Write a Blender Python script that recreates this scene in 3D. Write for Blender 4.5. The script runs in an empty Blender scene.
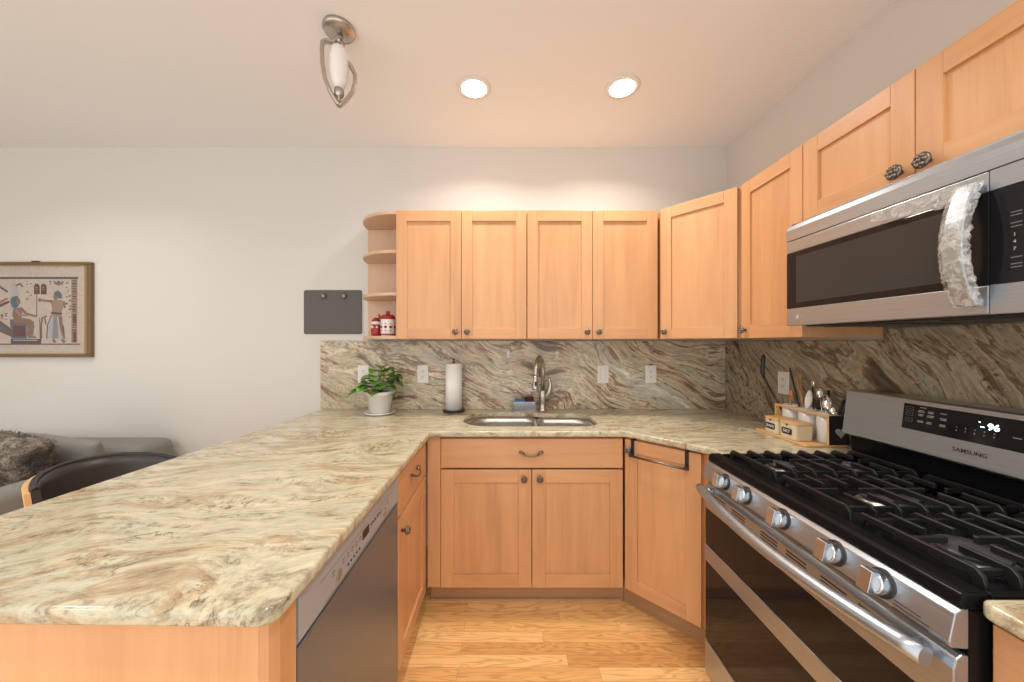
import bpy, bmesh, math, random
from mathutils import Vector, Matrix, Euler, noise as mnoise

random.seed(7)
PI = math.pi
S = bpy.context.scene
C = S.collection

# ------------------------------------------------------------------ camera
cam_d = bpy.data.cameras.new('camera')
cam_d.sensor_width = 36.0
cam_d.lens = 36.0 * 352 / 1024
cam_d.shift_x = 4.0 / 1024
cam_d.shift_y = 1.0 / 1024
cam_d.clip_start = 0.02
cam = bpy.data.objects.new('camera', cam_d)
C.objects.link(cam)
cam.location = (0, -2.365, 1.372)
cam.rotation_euler = (PI / 2, 0, 0)
S.camera = cam

# ------------------------------------------------------------------ world, light, exposure
w = bpy.data.worlds.new('world')
S.world = w
w.use_nodes = True
bg = w.node_tree.nodes['Background']
bg.inputs[0].default_value = (1.0, 0.985, 0.965, 1)
bg.inputs[1].default_value = 1.66
S.view_settings.view_transform = 'Standard'
S.view_settings.look = 'None'
S.view_settings.exposure = 0.0
S.view_settings.gamma = 1.0
S.view_settings.use_curve_mapping = False
CEIL = 2.682
LAMPS = [(-0.175, -0.55), (0.588, -0.555), (-0.175, -2.2), (0.588, -2.2), (-2.6, -1.0), (-2.6, -2.6)]  # the recessed pair, then added fill lamps out of view
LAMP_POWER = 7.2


# ------------------------------------------------------------------ materials
def nt(name):
    m = bpy.data.materials.new(name)
    m.use_nodes = True
    t = m.node_tree
    return m, t, t.nodes['Principled BSDF']


def plain(name, col, rough=0.5, metal=0.0, emit=None, es=0, coat=0, spec=None, trans=0, alpha=1, bump=0, bscale=200, sheen=0):
    m, t, p = nt(name)
    p.inputs['Base Color'].default_value = (*col, 1)
    p.inputs['Roughness'].default_value = rough
    p.inputs['Metallic'].default_value = metal
    if coat: p.inputs['Coat Weight'].default_value = coat
    if spec is not None: p.inputs['Specular IOR Level'].default_value = spec
    if trans: p.inputs['Transmission Weight'].default_value = trans
    if alpha < 1: p.inputs['Alpha'].default_value = alpha
    if sheen: p.inputs['Sheen Weight'].default_value = sheen
    if emit:
        p.inputs['Emission Color'].default_value = (*emit, 1)
        p.inputs['Emission Strength'].default_value = es
    # slight procedural variation so that nothing is a dead flat colour
    n = t.nodes.new('ShaderNodeTexNoise'); n.inputs['Scale'].default_value = bscale
    tc = t.nodes.new('ShaderNodeTexCoord')
    t.links.new(tc.outputs['Object'], n.inputs['Vector'])
    if bump:
        b = t.nodes.new('ShaderNodeBump'); b.inputs['Strength'].default_value = bump
        b.inputs['Distance'].default_value = 0.002
        t.links.new(n.outputs['Fac'], b.inputs['Height'])
        t.links.new(b.outputs['Normal'], p.inputs['Normal'])
    else:
        mr = t.nodes.new('ShaderNodeMapRange')
        mr.inputs[3].default_value = max(rough - 0.02, 0.0); mr.inputs[4].default_value = min(rough + 0.02, 1)
        t.links.new(n.outputs['Fac'], mr.inputs[0]); t.links.new(mr.outputs[0], p.inputs['Roughness'])
    return m


def ramp(t, stops, interp='LINEAR'):
    r = t.nodes.new('ShaderNodeValToRGB')
    e = r.color_ramp.elements
    r.color_ramp.interpolation = interp
    while len(e) < len(stops): e.new(0.5)
    for el, (p, c) in zip(e, stops):
        el.position = p
        el.color = (*c, 1) if len(c) == 3 else c
    return r


def noise_node(t, vec, scale, detail=4, rough=0.55, dist=0.0):
    n = t.nodes.new('ShaderNodeTexNoise')
    n.inputs['Scale'].default_value = scale
    n.inputs['Detail'].default_value = detail
    n.inputs['Roughness'].default_value = rough
    n.inputs['Distortion'].default_value = dist
    t.links.new(vec, n.inputs['Vector'])
    return n


def mapping(t, vec, scale=(1, 1, 1), rot=(0, 0, 0), loc=(0, 0, 0)):
    m = t.nodes.new('ShaderNodeMapping')
    m.inputs['Scale'].default_value = scale
    m.inputs['Rotation'].default_value = rot
    m.inputs['Location'].default_value = loc
    t.links.new(vec, m.inputs['Vector'])
    return m


def mixrgb(t, fac, a, b, mode='MIX'):
    m = t.nodes.new('ShaderNodeMix'); m.data_type = 'RGBA'; m.blend_type = mode
    for sock, v in ((m.inputs[0], fac), (m.inputs[6], a), (m.inputs[7], b)):
        if isinstance(v, (int, float)): sock.default_value = v
        elif isinstance(v, tuple): sock.default_value = (*v, 1) if len(v) == 3 else v
        else: t.links.new(v, sock)
    return m.outputs[2]


def math_node(t, op, a, b=None):
    m = t.nodes.new('ShaderNodeMath'); m.operation = op
    for i, v in ((0, a), (1, b)):
        if v is None: continue
        if isinstance(v, (int, float)): m.inputs[i].default_value = v
        else: t.links.new(v, m.inputs[i])
    return m.outputs[0]


def maple(name, horizontal=False, tone=0.94, dark=(0.54, 0.265, 0.118), light=(0.78, 0.43, 0.21)):
    m, t, p = nt(name)
    tc = t.nodes.new('ShaderNodeTexCoord')
    oi = t.nodes.new('ShaderNodeObjectInfo')
    off = t.nodes.new('ShaderNodeVectorMath'); off.operation = 'MULTIPLY_ADD'
    comb = t.nodes.new('ShaderNodeCombineXYZ')
    for i in range(3): t.links.new(oi.outputs['Random'], comb.inputs[i])
    t.links.new(comb.outputs[0], off.inputs[0]); off.inputs[1].default_value = (9, 7, 5)
    t.links.new(tc.outputs['Object'], off.inputs[2])
    sc = (1.1, 1.1, 15) if horizontal else (15, 15, 1.1)
    mp = mapping(t, off.outputs[0], sc)
    n1 = noise_node(t, mp.outputs[0], 1.0, 5, 0.6, 1.2)
    sc2 = (1.5, 1.5, 2) if horizontal else (5, 5, 0.6)
    n2 = noise_node(t, mapping(t, off.outputs[0], sc2).outputs[0], 1.3, 3, 0.5, 0.6)
    sc3 = (5, 5, 240) if horizontal else (240, 240, 5)
    n3 = noise_node(t, mapping(t, off.outputs[0], sc3).outputs[0], 1.0, 2, 0.5)
    r1 = ramp(t, [(0.25, tuple(c * tone for c in dark)), (0.5, tuple((a + b) / 2 * tone * 1.04 for a, b in zip(dark, light))), (0.75, tuple(c * tone for c in light))])
    s = math_node(t, 'ADD', math_node(t, 'MULTIPLY', n1.outputs['Fac'], 0.50), math_node(t, 'MULTIPLY', n2.outputs['Fac'], 0.50))
    s = math_node(t, 'ADD', s, math_node(t, 'MULTIPLY', n3.outputs['Fac'], 0.14))
    s = math_node(t, 'SUBTRACT', s, 0.05)
    s = math_node(t, 'ADD', s, math_node(t, 'MULTIPLY', math_node(t, 'SUBTRACT', oi.outputs['Random'], 0.5), 0.05))
    t.links.new(s, r1.inputs[0])
    t.links.new(r1.outputs[0], p.inputs['Base Color'])
    p.inputs['Roughness'].default_value = 0.38
    p.inputs['Coat Weight'].default_value = 0.15
    p.inputs['Coat Roughness'].default_value = 0.25
    return m


def granite(name, rot, stretch, stops, seed=0.0, scale=1.0, crack=0.6, speck=0.35, rough=0.12, warp=0.45, wscale=1.5):
    """brown quartzite: wavy bands, fine crackle, thin dark veins"""
    m, t, p = nt(name)
    tc = t.nodes.new('ShaderNodeTexCoord')
    base = mapping(t, tc.outputs['Object'], (1, 1, 1), rot, (seed, seed * 1.7, seed * 0.6)).outputs[0]
    wn = noise_node(t, base, wscale, 2, 0.45)
    wsub = t.nodes.new('ShaderNodeVectorMath'); wsub.operation = 'SUBTRACT'
    t.links.new(wn.outputs['Color'], wsub.inputs[0]); wsub.inputs[1].default_value = (0.5, 0.5, 0.5)
    wadd = t.nodes.new('ShaderNodeVectorMath'); wadd.operation = 'MULTIPLY_ADD'
    t.links.new(wsub.outputs[0], wadd.inputs[0]); wadd.inputs[1].default_value = (warp, warp, warp)
    t.links.new(base, wadd.inputs[2])
    st = mapping(t, wadd.outputs[0], stretch).outputs[0]
    big = noise_node(t, st, 1.6 * scale, 9, 0.64, 0.12)
    r = ramp(t, stops)
    t.links.new(big.outputs['Fac'], r.inputs[0])
    col = r.outputs[0]
    # fine streaks following the bands
    st2 = mapping(t, st, (1.6, 1.6, 1.6)).outputs[0]
    fine = noise_node(t, st2, 6 * scale, 8, 0.75, 0.3)
    fr = ramp(t, [(0.32, (0.40, 0.33, 0.26)), (0.46, (0.93, 0.91, 0.88)), (0.62, (1.14, 1.13, 1.11))])
    t.links.new(fine.outputs['Fac'], fr.inputs[0])
    col = mixrgb(t, 0.9, col, fr.outputs[0], 'MULTIPLY')
    # crackle specks
    sp = noise_node(t, mapping(t, wadd.outputs[0], (1, 1, 1)).outputs[0], 46, 6, 0.75)
    sr = ramp(t, [(0.38, (0.28, 0.21, 0.15)), (0.49, (1, 1, 1)), (0.62, (1.15, 1.12, 1.08))])
    t.links.new(sp.outputs['Fac'], sr.inputs[0])
    mk = noise_node(t, st, 2.3 * scale, 3)
    mr = ramp(t, [(0.48, (0, 0, 0)), (0.64, (1, 1, 1))])
    t.links.new(mk.outputs['Fac'], mr.inputs[0])
    col = mixrgb(t, math_node(t, 'MULTIPLY', mr.outputs[0], speck), col, sr.outputs[0], 'MULTIPLY')
    # thin dark veins
    vn = noise_node(t, st2, 1.7 * scale, 6, 0.6, 0.8)
    a = math_node(t, 'ABSOLUTE', math_node(t, 'SUBTRACT', vn.outputs['Fac'], 0.5))
    vr = ramp(t, [(0.0, (1, 1, 1)), (0.011, (0, 0, 0))])
    t.links.new(a, vr.inputs[0])
    gate = ramp(t, [(0.50, (0, 0, 0)), (0.60, (1, 1, 1))])
    gn = noise_node(t, base, 5.0, 4, 0.7)
    t.links.new(gn.outputs['Fac'], gate.inputs[0])
    f = math_node(t, 'MULTIPLY', math_node(t, 'MULTIPLY', vr.outputs[0], gate.outputs[0]), crack)
    col = mixrgb(t, f, col, (0.10, 0.07, 0.045))
    t.links.new(col, p.inputs['Base Color'])
    p.inputs['Roughness'].default_value = rough
    return m


def steel(name, col=(0.43, 0.47, 0.52), rough=0.32, axis='y', streak=0.12, metal=0.88, con=0.09):
    m, t, p = nt(name)
    tc = t.nodes.new('ShaderNodeTexCoord')
    sc = {'x': (2, 400, 400), 'y': (400, 2, 400), 'z': (400, 400, 2)}[axis]
    n = noise_node(t, mapping(t, tc.outputs['Object'], sc).outputs[0], 1.0, 3, 0.6)
    mr = t.nodes.new('ShaderNodeMapRange')
    mr.inputs[3].default_value = rough - streak / 2; mr.inputs[4].default_value = rough + streak / 2
    t.links.new(n.outputs['Fac'], mr.inputs[0]); t.links.new(mr.outputs[0], p.inputs['Roughness'])
    cr = ramp(t, [(0.3, tuple(c * (1 - con) for c in col)), (0.7, tuple(min(1, c * (1 + con)) for c in col))])
    t.links.new(n.outputs['Fac'], cr.inputs[0]); t.links.new(cr.outputs[0], p.inputs['Base Color'])
    p.inputs['Metallic'].default_value = metal
    p.inputs['Anisotropic'].default_value = 0.4
    return m


def oak_floor(name):
    m, t, p = nt(name)
    tc = t.nodes.new('ShaderNodeTexCoord')
    br = t.nodes.new('ShaderNodeTexBrick')
    br.inputs['Scale'].default_value = 1.0
    br.inputs['Brick Width'].default_value = 0.74
    br.inputs['Row Height'].default_value = 0.0615
    br.inputs['Mortar Size'].default_value = 0.0008
    br.inputs['Mortar Smooth'].default_value = 0.3
    br.inputs['Bias'].default_value = 0.0
    br.offset = 0.37; br.offset_frequency = 2; br.squash = 0.8; br.squash_frequency = 3
    br.inputs['Color1'].default_value = (0, 0, 0, 1)
    br.inputs['Color2'].default_value = (1, 1, 1, 1)
    br.inputs['Mortar'].default_value = (0.5, 0.5, 0.5, 1)
    t.links.new(mapping(t, tc.outputs['Object'], (1, 1, 1), (0, 0, 0), (0.21, 0.02, 0)).outputs[0], br.inputs['Vector'])
    sep = t.nodes.new('ShaderNodeSeparateColor'); t.links.new(br.outputs['Color'], sep.inputs[0])
    off = t.nodes.new('ShaderNodeVectorMath'); off.operation = 'MULTIPLY_ADD'
    t.links.new(br.outputs['Color'], off.inputs[0]); off.inputs[1].default_value = (13, 7, 3)
    t.links.new(tc.outputs['Object'], off.inputs[2])
    g1 = noise_node(t, mapping(t, off.outputs[0], (1.8, 20, 1)).outputs[0], 1.0, 2, 0.5, 0.8)
    wv = t.nodes.new('ShaderNodeMath'); wv.operation = 'SINE'
    t.links.new(math_node(t, 'MULTIPLY', g1.outputs['Fac'], 75), wv.inputs[0])
    g2 = noise_node(t, mapping(t, off.outputs[0], (6, 300, 1)).outputs[0], 1.0, 3, 0.6)
    base = ramp(t, [(0.0, (0.67, 0.345, 0.12)), (0.5, (0.86, 0.50, 0.19)), (1.0, (0.95, 0.61, 0.27))])
    t.links.new(sep.outputs[0], base.inputs[0])
    gr = ramp(t, [(0.0, (0.44, 0.31, 0.20)), (0.60, (1, 1, 1)), (1.0, (1.04, 1.03, 1.0))])
    gs = math_node(t, 'ADD', math_node(t, 'MULTIPLY', math_node(t, 'ADD', wv.outputs[0], 1.0), 0.27), math_node(t, 'MULTIPLY', g2.outputs['Fac'], 0.6))
    t.links.new(gs, gr.inputs[0])
    col = mixrgb(t, 0.8, base.outputs[0], gr.outputs[0], 'MULTIPLY')
    col = mixrgb(t, math_node(t, 'MULTIPLY', br.outputs['Fac'], 0.55), col, (0.22, 0.10, 0.04))
    t.links.new(col, p.inputs['Base Color'])
    p.inputs['Roughness'].default_value = 0.33
    return m


def painted(name, col, rough=0.85):
    m, t, p = nt(name)
    tc = t.nodes.new('ShaderNodeTexCoord')
    n = noise_node(t, tc.outputs['Object'], 260, 2)
    b = t.nodes.new('ShaderNodeBump'); b.inputs['Strength'].default_value = 0.08; b.inputs['Distance'].default_value = 0.001
    t.links.new(n.outputs['Fac'], b.inputs['Height']); t.links.new(b.outputs['Normal'], p.inputs['Normal'])
    p.inputs['Base Color'].default_value = (*col, 1)
    p.inputs['Roughness'].default_value = rough
    return m


def fabric(name, c1, c2, scale=320, rough=0.95, bump=0.3):
    m, t, p = nt(name)
    tc = t.nodes.new('ShaderNodeTexCoord')
    n = noise_node(t, tc.outputs['Object'], scale, 3, 0.7)
    r = ramp(t, [(0.35, c1), (0.65, c2)])
    t.links.new(n.outputs['Fac'], r.inputs[0]); t.links.new(r.outputs[0], p.inputs['Base Color'])
    b = t.nodes.new('ShaderNodeBump'); b.inputs['Strength'].default_value = bump; b.inputs['Distance'].default_value = 0.002
    t.links.new(n.outputs['Fac'], b.inputs['Height']); t.links.new(b.outputs['Normal'], p.inputs['Normal'])
    p.inputs['Roughness'].default_value = rough
    return m


MV = maple('maple_upright')
MH = maple('maple_level', True)
MIN = maple('maple_inside', False, 0.95, (0.60, 0.38, 0.24), (0.76, 0.52, 0.35))
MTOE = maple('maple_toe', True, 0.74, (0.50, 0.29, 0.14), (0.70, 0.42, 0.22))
BAMB = maple('bamboo', True, 1.0, (0.62, 0.34, 0.12), (0.86, 0.55, 0.25))
G_TOP = granite('quartzite_worktop', (0, 0, -0.14), (0.8, 3.6, 2.0),
                [(0.27, (0.26, 0.19, 0.11)), (0.37, (0.44, 0.34, 0.21)), (0.43, (0.62, 0.56, 0.41)), (0.48, (0.47, 0.455, 0.34)),
                 (0.53, (0.58, 0.53, 0.39)), (0.585, (0.42, 0.315, 0.19)), (0.64, (0.54, 0.52, 0.40)), (0.75, (0.66, 0.63, 0.51))], 3.1, 1.25, 0.9, 1.0, warp=0.34, wscale=2.0)
SPL = [(0.28, (0.07, 0.05, 0.035)), (0.37, (0.19, 0.135, 0.09)), (0.42, (0.52, 0.42, 0.29)), (0.455, (0.33, 0.31, 0.23)),
       (0.50, (0.62, 0.54, 0.40)), (0.535, (0.16, 0.11, 0.072)), (0.575, (0.54, 0.45, 0.32)), (0.63, (0.36, 0.37, 0.30)), (0.74, (0.70, 0.65, 0.54))]
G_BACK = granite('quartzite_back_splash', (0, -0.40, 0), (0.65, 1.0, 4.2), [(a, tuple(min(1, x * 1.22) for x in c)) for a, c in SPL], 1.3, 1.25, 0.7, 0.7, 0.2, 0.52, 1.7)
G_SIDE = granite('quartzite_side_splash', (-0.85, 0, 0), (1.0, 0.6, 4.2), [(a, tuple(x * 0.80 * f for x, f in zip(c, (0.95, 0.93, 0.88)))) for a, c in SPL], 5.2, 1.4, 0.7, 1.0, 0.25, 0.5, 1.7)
STEEL = steel('brushed_steel_y', axis='y')
STEELX = steel('brushed_steel_x', axis='x', rough=0.26)
STEELZ = steel('brushed_steel_z', col=(0.19, 0.205, 0.225), axis='z', rough=0.30, streak=0.03, metal=0.5, con=0.015)
SINKM = steel('sink_steel', (0.62, 0.60, 0.57), 0.26, 'z', 0.04, 0.9, 0.03)
NICKEL = steel('brushed_nickel', (0.50, 0.46, 0.41), 0.26, 'z', 0.06)
KNOBM = steel('knob_steel', (0.60, 0.63, 0.66), 0.2, 'z', 0.05, 0.95)
CHROME = plain('polished_metal', (0.72, 0.71, 0.69), 0.12, 1.0)
PEWTER = plain('aged_pewter', (0.22, 0.19, 0.165), 0.38, 1.0)
GREYPAN = plain('grey_metal_panel', (0.40, 0.435, 0.475), 0.38, 0.2)
BLACK = plain('gloss_black_enamel', (0.007, 0.007, 0.008), 0.25, 0, spec=0.08)
IRON = plain('cast_iron', (0.012, 0.012, 0.013), 0.38, 0, bump=0.15, bscale=500)
CAPM = plain('burner_cap_enamel', (0.06, 0.06, 0.062), 0.35)
ALU = plain('burner_aluminium', (0.5, 0.49, 0.47), 0.4, 1.0)
BGLASS = plain('black_glass', (0.010, 0.010, 0.011), 0.05, 0, spec=0.28)
SCREENG = plain('window_mesh_glass', (0.045, 0.043, 0.041), 0.12, 0, spec=0.22)
DARK = plain('dark_gap', (0.01, 0.01, 0.01), 0.7)
DARKPL = plain('black_plastic', (0.018, 0.018, 0.02), 0.4)
WHITEPL = plain('white_plastic', (0.78, 0.76, 0.73), 0.35)
GREYPL = plain('grey_plastic', (0.45, 0.44, 0.42), 0.4)
LIGHTMARK = plain('printed_light_marks', (0.42, 0.42, 0.42), 0.5)
DIMMARK = plain('printed_dim_marks', (0.17, 0.17, 0.17), 0.5)
DARKMARK = plain('printed_dark_marks', (0.05, 0.05, 0.055), 0.5)
DIGIT = plain('lit_digits', (0.6, 0.8, 1), 0.5, emit=(0.75, 0.93, 1.0), es=3.0)
CERAM = plain('white_ceramic', (0.80, 0.79, 0.76), 0.22)
CREAMC = plain('cream_canister', (0.74, 0.62, 0.42), 0.35)
PAPER = plain('white_paper', (0.86, 0.85, 0.84), 0.9, bump=0.4, bscale=160)
WALL = painted('wall_paint', (0.68, 0.665, 0.63))
CEILM = painted('ceiling_paint', (0.86, 0.872, 0.89))
FLOOR = oak_floor('oak_strip_floor')
BOARD = plain('grey_board', (0.105, 0.096, 0.088), 0.55)
REDM = plain('red_glaze', (0.35, 0.02, 0.02), 0.25)
SOIL = plain('soil', (0.05, 0.03, 0.02), 0.95, bump=0.8, bscale=300)
LEATHER = plain('black_leatherette', (0.045, 0.042, 0.038), 0.36)
PLY = plain('pale_plywood', (0.75, 0.45, 0.2), 0.4)
SOFA = fabric('grey_sofa_cloth', (0.20, 0.195, 0.18), (0.27, 0.265, 0.245))
CUSH = fabric('grey_cushion_cloth', (0.21, 0.205, 0.19), (0.30, 0.295, 0.275), 240)
LAMPGL = plain('lamp_lens', (1, 1, 1), 0.4, emit=(1.0, 0.95, 0.88), es=9.0)
SHADE = plain('frosted_shade', (0.80, 0.76, 0.74), 0.35, emit=(1, 0.93, 0.88), es=0.06)
FRAMEB = plain('bronze_frame', (0.22, 0.15, 0.08), 0.35, 0.5)
GOLD = plain('gold_inner_frame', (0.52, 0.34, 0.11), 0.3, 0.8)
SPONGE = fabric('blue_sponge', (0.03, 0.12, 0.33), (0.06, 0.2, 0.45), 180)
MAROON = fabric('dark_red_scrubber', (0.06, 0.012, 0.01), (0.11, 0.03, 0.02), 180)
ORANGE = plain('orange_silicone', (0.70, 0.17, 0.06), 0.4)
WOODU = plain('utensil_wood', (0.42, 0.25, 0.12), 0.5)


def film_material():
    m, t, p = nt('clear_crinkled_film')
    tc = t.nodes.new('ShaderNodeTexCoord')
    n = noise_node(t, tc.outputs['Object'], 60, 3, 0.6, 1.0)
    b = t.nodes.new('ShaderNodeBump'); b.inputs['Strength'].default_value = 0.9; b.inputs['Distance'].default_value = 0.004
    t.links.new(n.outputs['Fac'], b.inputs['Height']); t.links.new(b.outputs['Normal'], p.inputs['Normal'])
    r = ramp(t, [(0.4, (0.10, 0.10, 0.10)), (0.66, (0.55, 0.55, 0.55))])
    t.links.new(n.outputs['Fac'], r.inputs[0]); t.links.new(r.outputs[0], p.inputs['Alpha'])
    p.inputs['Base Color'].default_value = (0.78, 0.77, 0.75, 1)
    p.inputs['Roughness'].default_value = 0.12
    return m


def leaf_material():
    m, t, p = nt('pothos_leaf')
    tc = t.nodes.new('ShaderNodeTexCoord')
    n = noise_node(t, tc.outputs['Object'], 14, 4, 0.6)
    r = ramp(t, [(0.38, (0.035, 0.12, 0.015)), (0.52, (0.10, 0.28, 0.035)), (0.66, (0.34, 0.50, 0.12))])
    t.links.new(n.outputs['Fac'], r.inputs[0]); t.links.new(r.outputs[0], p.inputs['Base Color'])
    p.inputs['Roughness'].default_value = 0.35
    return m


def fur_material():
    m, t, p = nt('brown_fur')
    tc = t.nodes.new('ShaderNodeTexCoord')
    n = noise_node(t, tc.outputs['Object'], 9, 5, 0.7, 1.0)
    n2 = noise_node(t, tc.outputs['Object'], 130, 2, 0.7)
    r = ramp(t, [(0.38, (0.030, 0.024, 0.019)), (0.5, (0.12, 0.10, 0.08)), (0.62, (0.34, 0.29, 0.24))])
    s = math_node(t, 'ADD', math_node(t, 'MULTIPLY', n.outputs['Fac'], 0.7), math_node(t, 'MULTIPLY', n2.outputs['Fac'], 0.3))
    t.links.new(s, r.inputs[0]); t.links.new(r.outputs[0], p.inputs['Base Color'])
    p.inputs['Roughness'].default_value = 0.9
    return m


FILM, LEAF, FUR = film_material(), leaf_material(), fur_material()
STEM = plain('plant_stem', (0.22, 0.38, 0.09), 0.5)


# ------------------------------------------------------------------ mesh helpers
class MB:
    def __init__(self):
        self.bm = bmesh.new()
        self.mats = []

    def mi(self, m):
        if m not in self.mats: self.mats.append(m)
        return self.mats.index(m)

    def face(self, pts, m):
        vs = [self.bm.verts.new(p) for p in pts]
        f = self.bm.faces.new(vs); f.material_index = self.mi(m)
        return f

    def box(self, x0, x1, y0, y1, z0, z1, m, mat=None):
        i = self.mi(m)
        P = [Vector((x, y, z)) for z in (z0, z1) for y in (y0, y1) for x in (x0, x1)]
        if mat is not None: P = [mat @ p for p in P]
        v = [self.bm.verts.new(p) for p in P]
        for q in ((0, 2, 3, 1), (4, 5, 7, 6), (0, 1, 5, 4), (2, 6, 7, 3), (0, 4, 6, 2), (1, 3, 7, 5)):
            f = self.bm.faces.new([v[k] for k in q]); f.material_index = i
        return self

    def prism(self, poly, lo, hi, m, axis='z', mat=None):
        """poly: 2-D outline; axis z: (x,y); axis y: (x,z); axis x: (y,z)"""
        i = self.mi(m)
        def P(a, b, h):
            p = {'z': Vector((a, b, h)), 'y': Vector((a, h, b)), 'x': Vector((h, a, b))}[axis]
            return mat @ p if mat is not None else p
        A = [self.bm.verts.new(P(a, b, lo)) for a, b in poly]
        B = [self.bm.verts.new(P(a, b, hi)) for a, b in poly]
        fs = [self.bm.faces.new(A), self.bm.faces.new(B)]
        n = len(poly)
        for k in range(n):
            fs.append(self.bm.faces.new([A[k], A[(k + 1) % n], B[(k + 1) % n], B[k]]))
        for f in fs: f.material_index = i
        return self

    def lathe(self, prof, c, m, n=32, axis='z', smooth=True, mat=None):
        """prof: (radius, height) pairs"""
        i = self.mi(m)
        rings = []
        for r, h in prof:
            ring = []
            for k in range(n):
                a = 2 * PI * k / n
                u, v = r * math.cos(a), r * math.sin(a)
                p = {'z': Vector((u, v, h)), 'x': Vector((h, u, v)), 'y': Vector((u, h, v))}[axis] + Vector(c)
                if mat is not None: p = mat @ p
                ring.append(self.bm.verts.new(p))
            rings.append(ring)
        for a, b in zip(rings, rings[1:]):
            for k in range(n):
                f = self.bm.faces.new([a[k], a[(k + 1) % n], b[(k + 1) % n], b[k]])
                f.material_index = i; f.smooth = smooth
        for ring in (rings[0], rings[-1]):
            f = self.bm.faces.new(ring); f.material_index = i
        return self

    def tube(self, pts, r, m, n=12, flat=1.0, up=(0, 0, 1)):
        """sweep a round (or flattened) section along points; r number or list"""
        i = self.mi(m)
        pts = [Vector(p) for p in pts]
        R = r if isinstance(r, (list, tuple)) else [r] * len(pts)
        rings = []
        upv = Vector(up)
        for k, p in enumerate(pts):
            d = (pts[min(k + 1, len(pts) - 1)] - pts[max(k - 1, 0)]).normalized()
            s = d.cross(upv)
            if s.length < 1e-3: s = d.cross(Vector((1, 0, 0.01)))
            s.normalize()
            if rings and s.dot(last) < 0: s = -s
            last = s
            t = s.cross(d).normalized()
            rings.append([self.bm.verts.new(p + s * math.cos(2 * PI * j / n) * R[k] + t * math.sin(2 * PI * j / n) * R[k] * flat) for j in range(n)])
        for a, b in zip(rings, rings[1:]):
            for k in range(n):
                f = self.bm.faces.new([a[k], a[(k + 1) % n], b[(k + 1) % n], b[k]]); f.material_index = i; f.smooth = True
        for ring in (rings[0], rings[-1]):
            f = self.bm.faces.new(ring); f.material_index = i
        return self

    def ball(self, c, r, m, n=16, sc=(1, 1, 1)):
        prof = [(max(1e-4, math.sin(PI * k / (n // 2))) * r, -math.cos(PI * k / (n // 2)) * r) for k in range(n // 2 + 1)]
        M_ = Matrix.Translation(c) @ Matrix.Diagonal((*sc, 1))
        return self.lathe(prof, (0, 0, 0), m, n, mat=M_)

    def build(self, name, parent=None, bevel=0, seg=2, smooth=False, loc=None):
        bmesh.ops.recalc_face_normals(self.bm, faces=self.bm.faces)
        me = bpy.data.meshes.new(name)
        self.bm.to_mesh(me); self.bm.free()
        for m in self.mats: me.materials.append(m)
        o = bpy.data.objects.new(name, me)
        C.objects.link(o)
        if parent: o.parent = parent
        if loc: o.location = loc
        if smooth:
            for p in me.polygons: p.use_smooth = True
        if bevel:
            b = o.modifiers.new('bevel', 'BEVEL'); b.width = bevel; b.segments = seg
            b.limit_method = 'ANGLE'; b.angle_limit = 0.6
            b.use_clamp_overlap = True
            b.harden_normals = False
        return o


def empty(name, label, cat, loc=(0, 0, 0), rz=0, group=None):
    o = bpy.data.objects.new(name, None)
    o.empty_display_size = 0.05
    C.objects.link(o)
    o.location = loc; o.rotation_euler = (0, 0, rz)
    return tag(o, label, cat, group)


def tag(o, label, cat, group=None):
    o['label'] = label; o['category'] = cat
    if group: o['group'] = group
    return o


def struct(o):
    o['kind'] = 'structure'
    return o


def merge(dst, src):
    bm = bmesh.new(); bm.from_mesh(dst.data)
    mats = list(dst.data.materials); remap = {}
    for k, m in enumerate(src.data.materials):
        if m not in mats: mats.append(m); dst.data.materials.append(m)
        remap[k] = mats.index(m)
    n0 = len(bm.faces)
    bm.from_mesh(src.data); bm.faces.ensure_lookup_table()
    for f in bm.faces[n0:]: f.material_index = remap[f.material_index]
    bm.to_mesh(dst.data); bm.free()
    bpy.data.objects.remove(src)


def copy_tree(o, parent=None):
    c = o.copy(); C.objects.link(c); c.parent = parent
    for ch in list(o.children): copy_tree(ch, c)
    return c


def text_obj(name, s, size, m, parent=None, M_=None, extrude=0.0003, align='CENTER', spacing=1.0, bold=0.0):
    cu = bpy.data.curves.new(name, 'FONT')
    cu.body = s; cu.size = size; cu.extrude = extrude; cu.align_x = align; cu.align_y = 'CENTER'
    cu.space_character = spacing; cu.offset = bold
    tmp = bpy.data.objects.new(name, cu); C.objects.link(tmp)
    bpy.context.view_layer.update()
    dg = bpy.context.evaluated_depsgraph_get()
    me = bpy.data.meshes.new_from_object(tmp.evaluated_get(dg))
    bpy.data.objects.remove(tmp)
    me.name = name
    if M_ is not None: me.transform(M_)
    me.materials.clear(); me.materials.append(m)
    o = bpy.data.objects.new(name, me); C.objects.link(o)
    if parent: o.parent = parent
    return o


def basis(xd, yd, o):
    """matrix mapping local x->xd, y->yd, z->xd x yd, at origin o"""
    x = Vector(xd).normalized(); y = Vector(yd).normalized(); z = x.cross(y)
    M_ = Matrix((x, y, z)).transposed().to_4x4()
    return Matrix.Translation(o) @ M_


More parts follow.
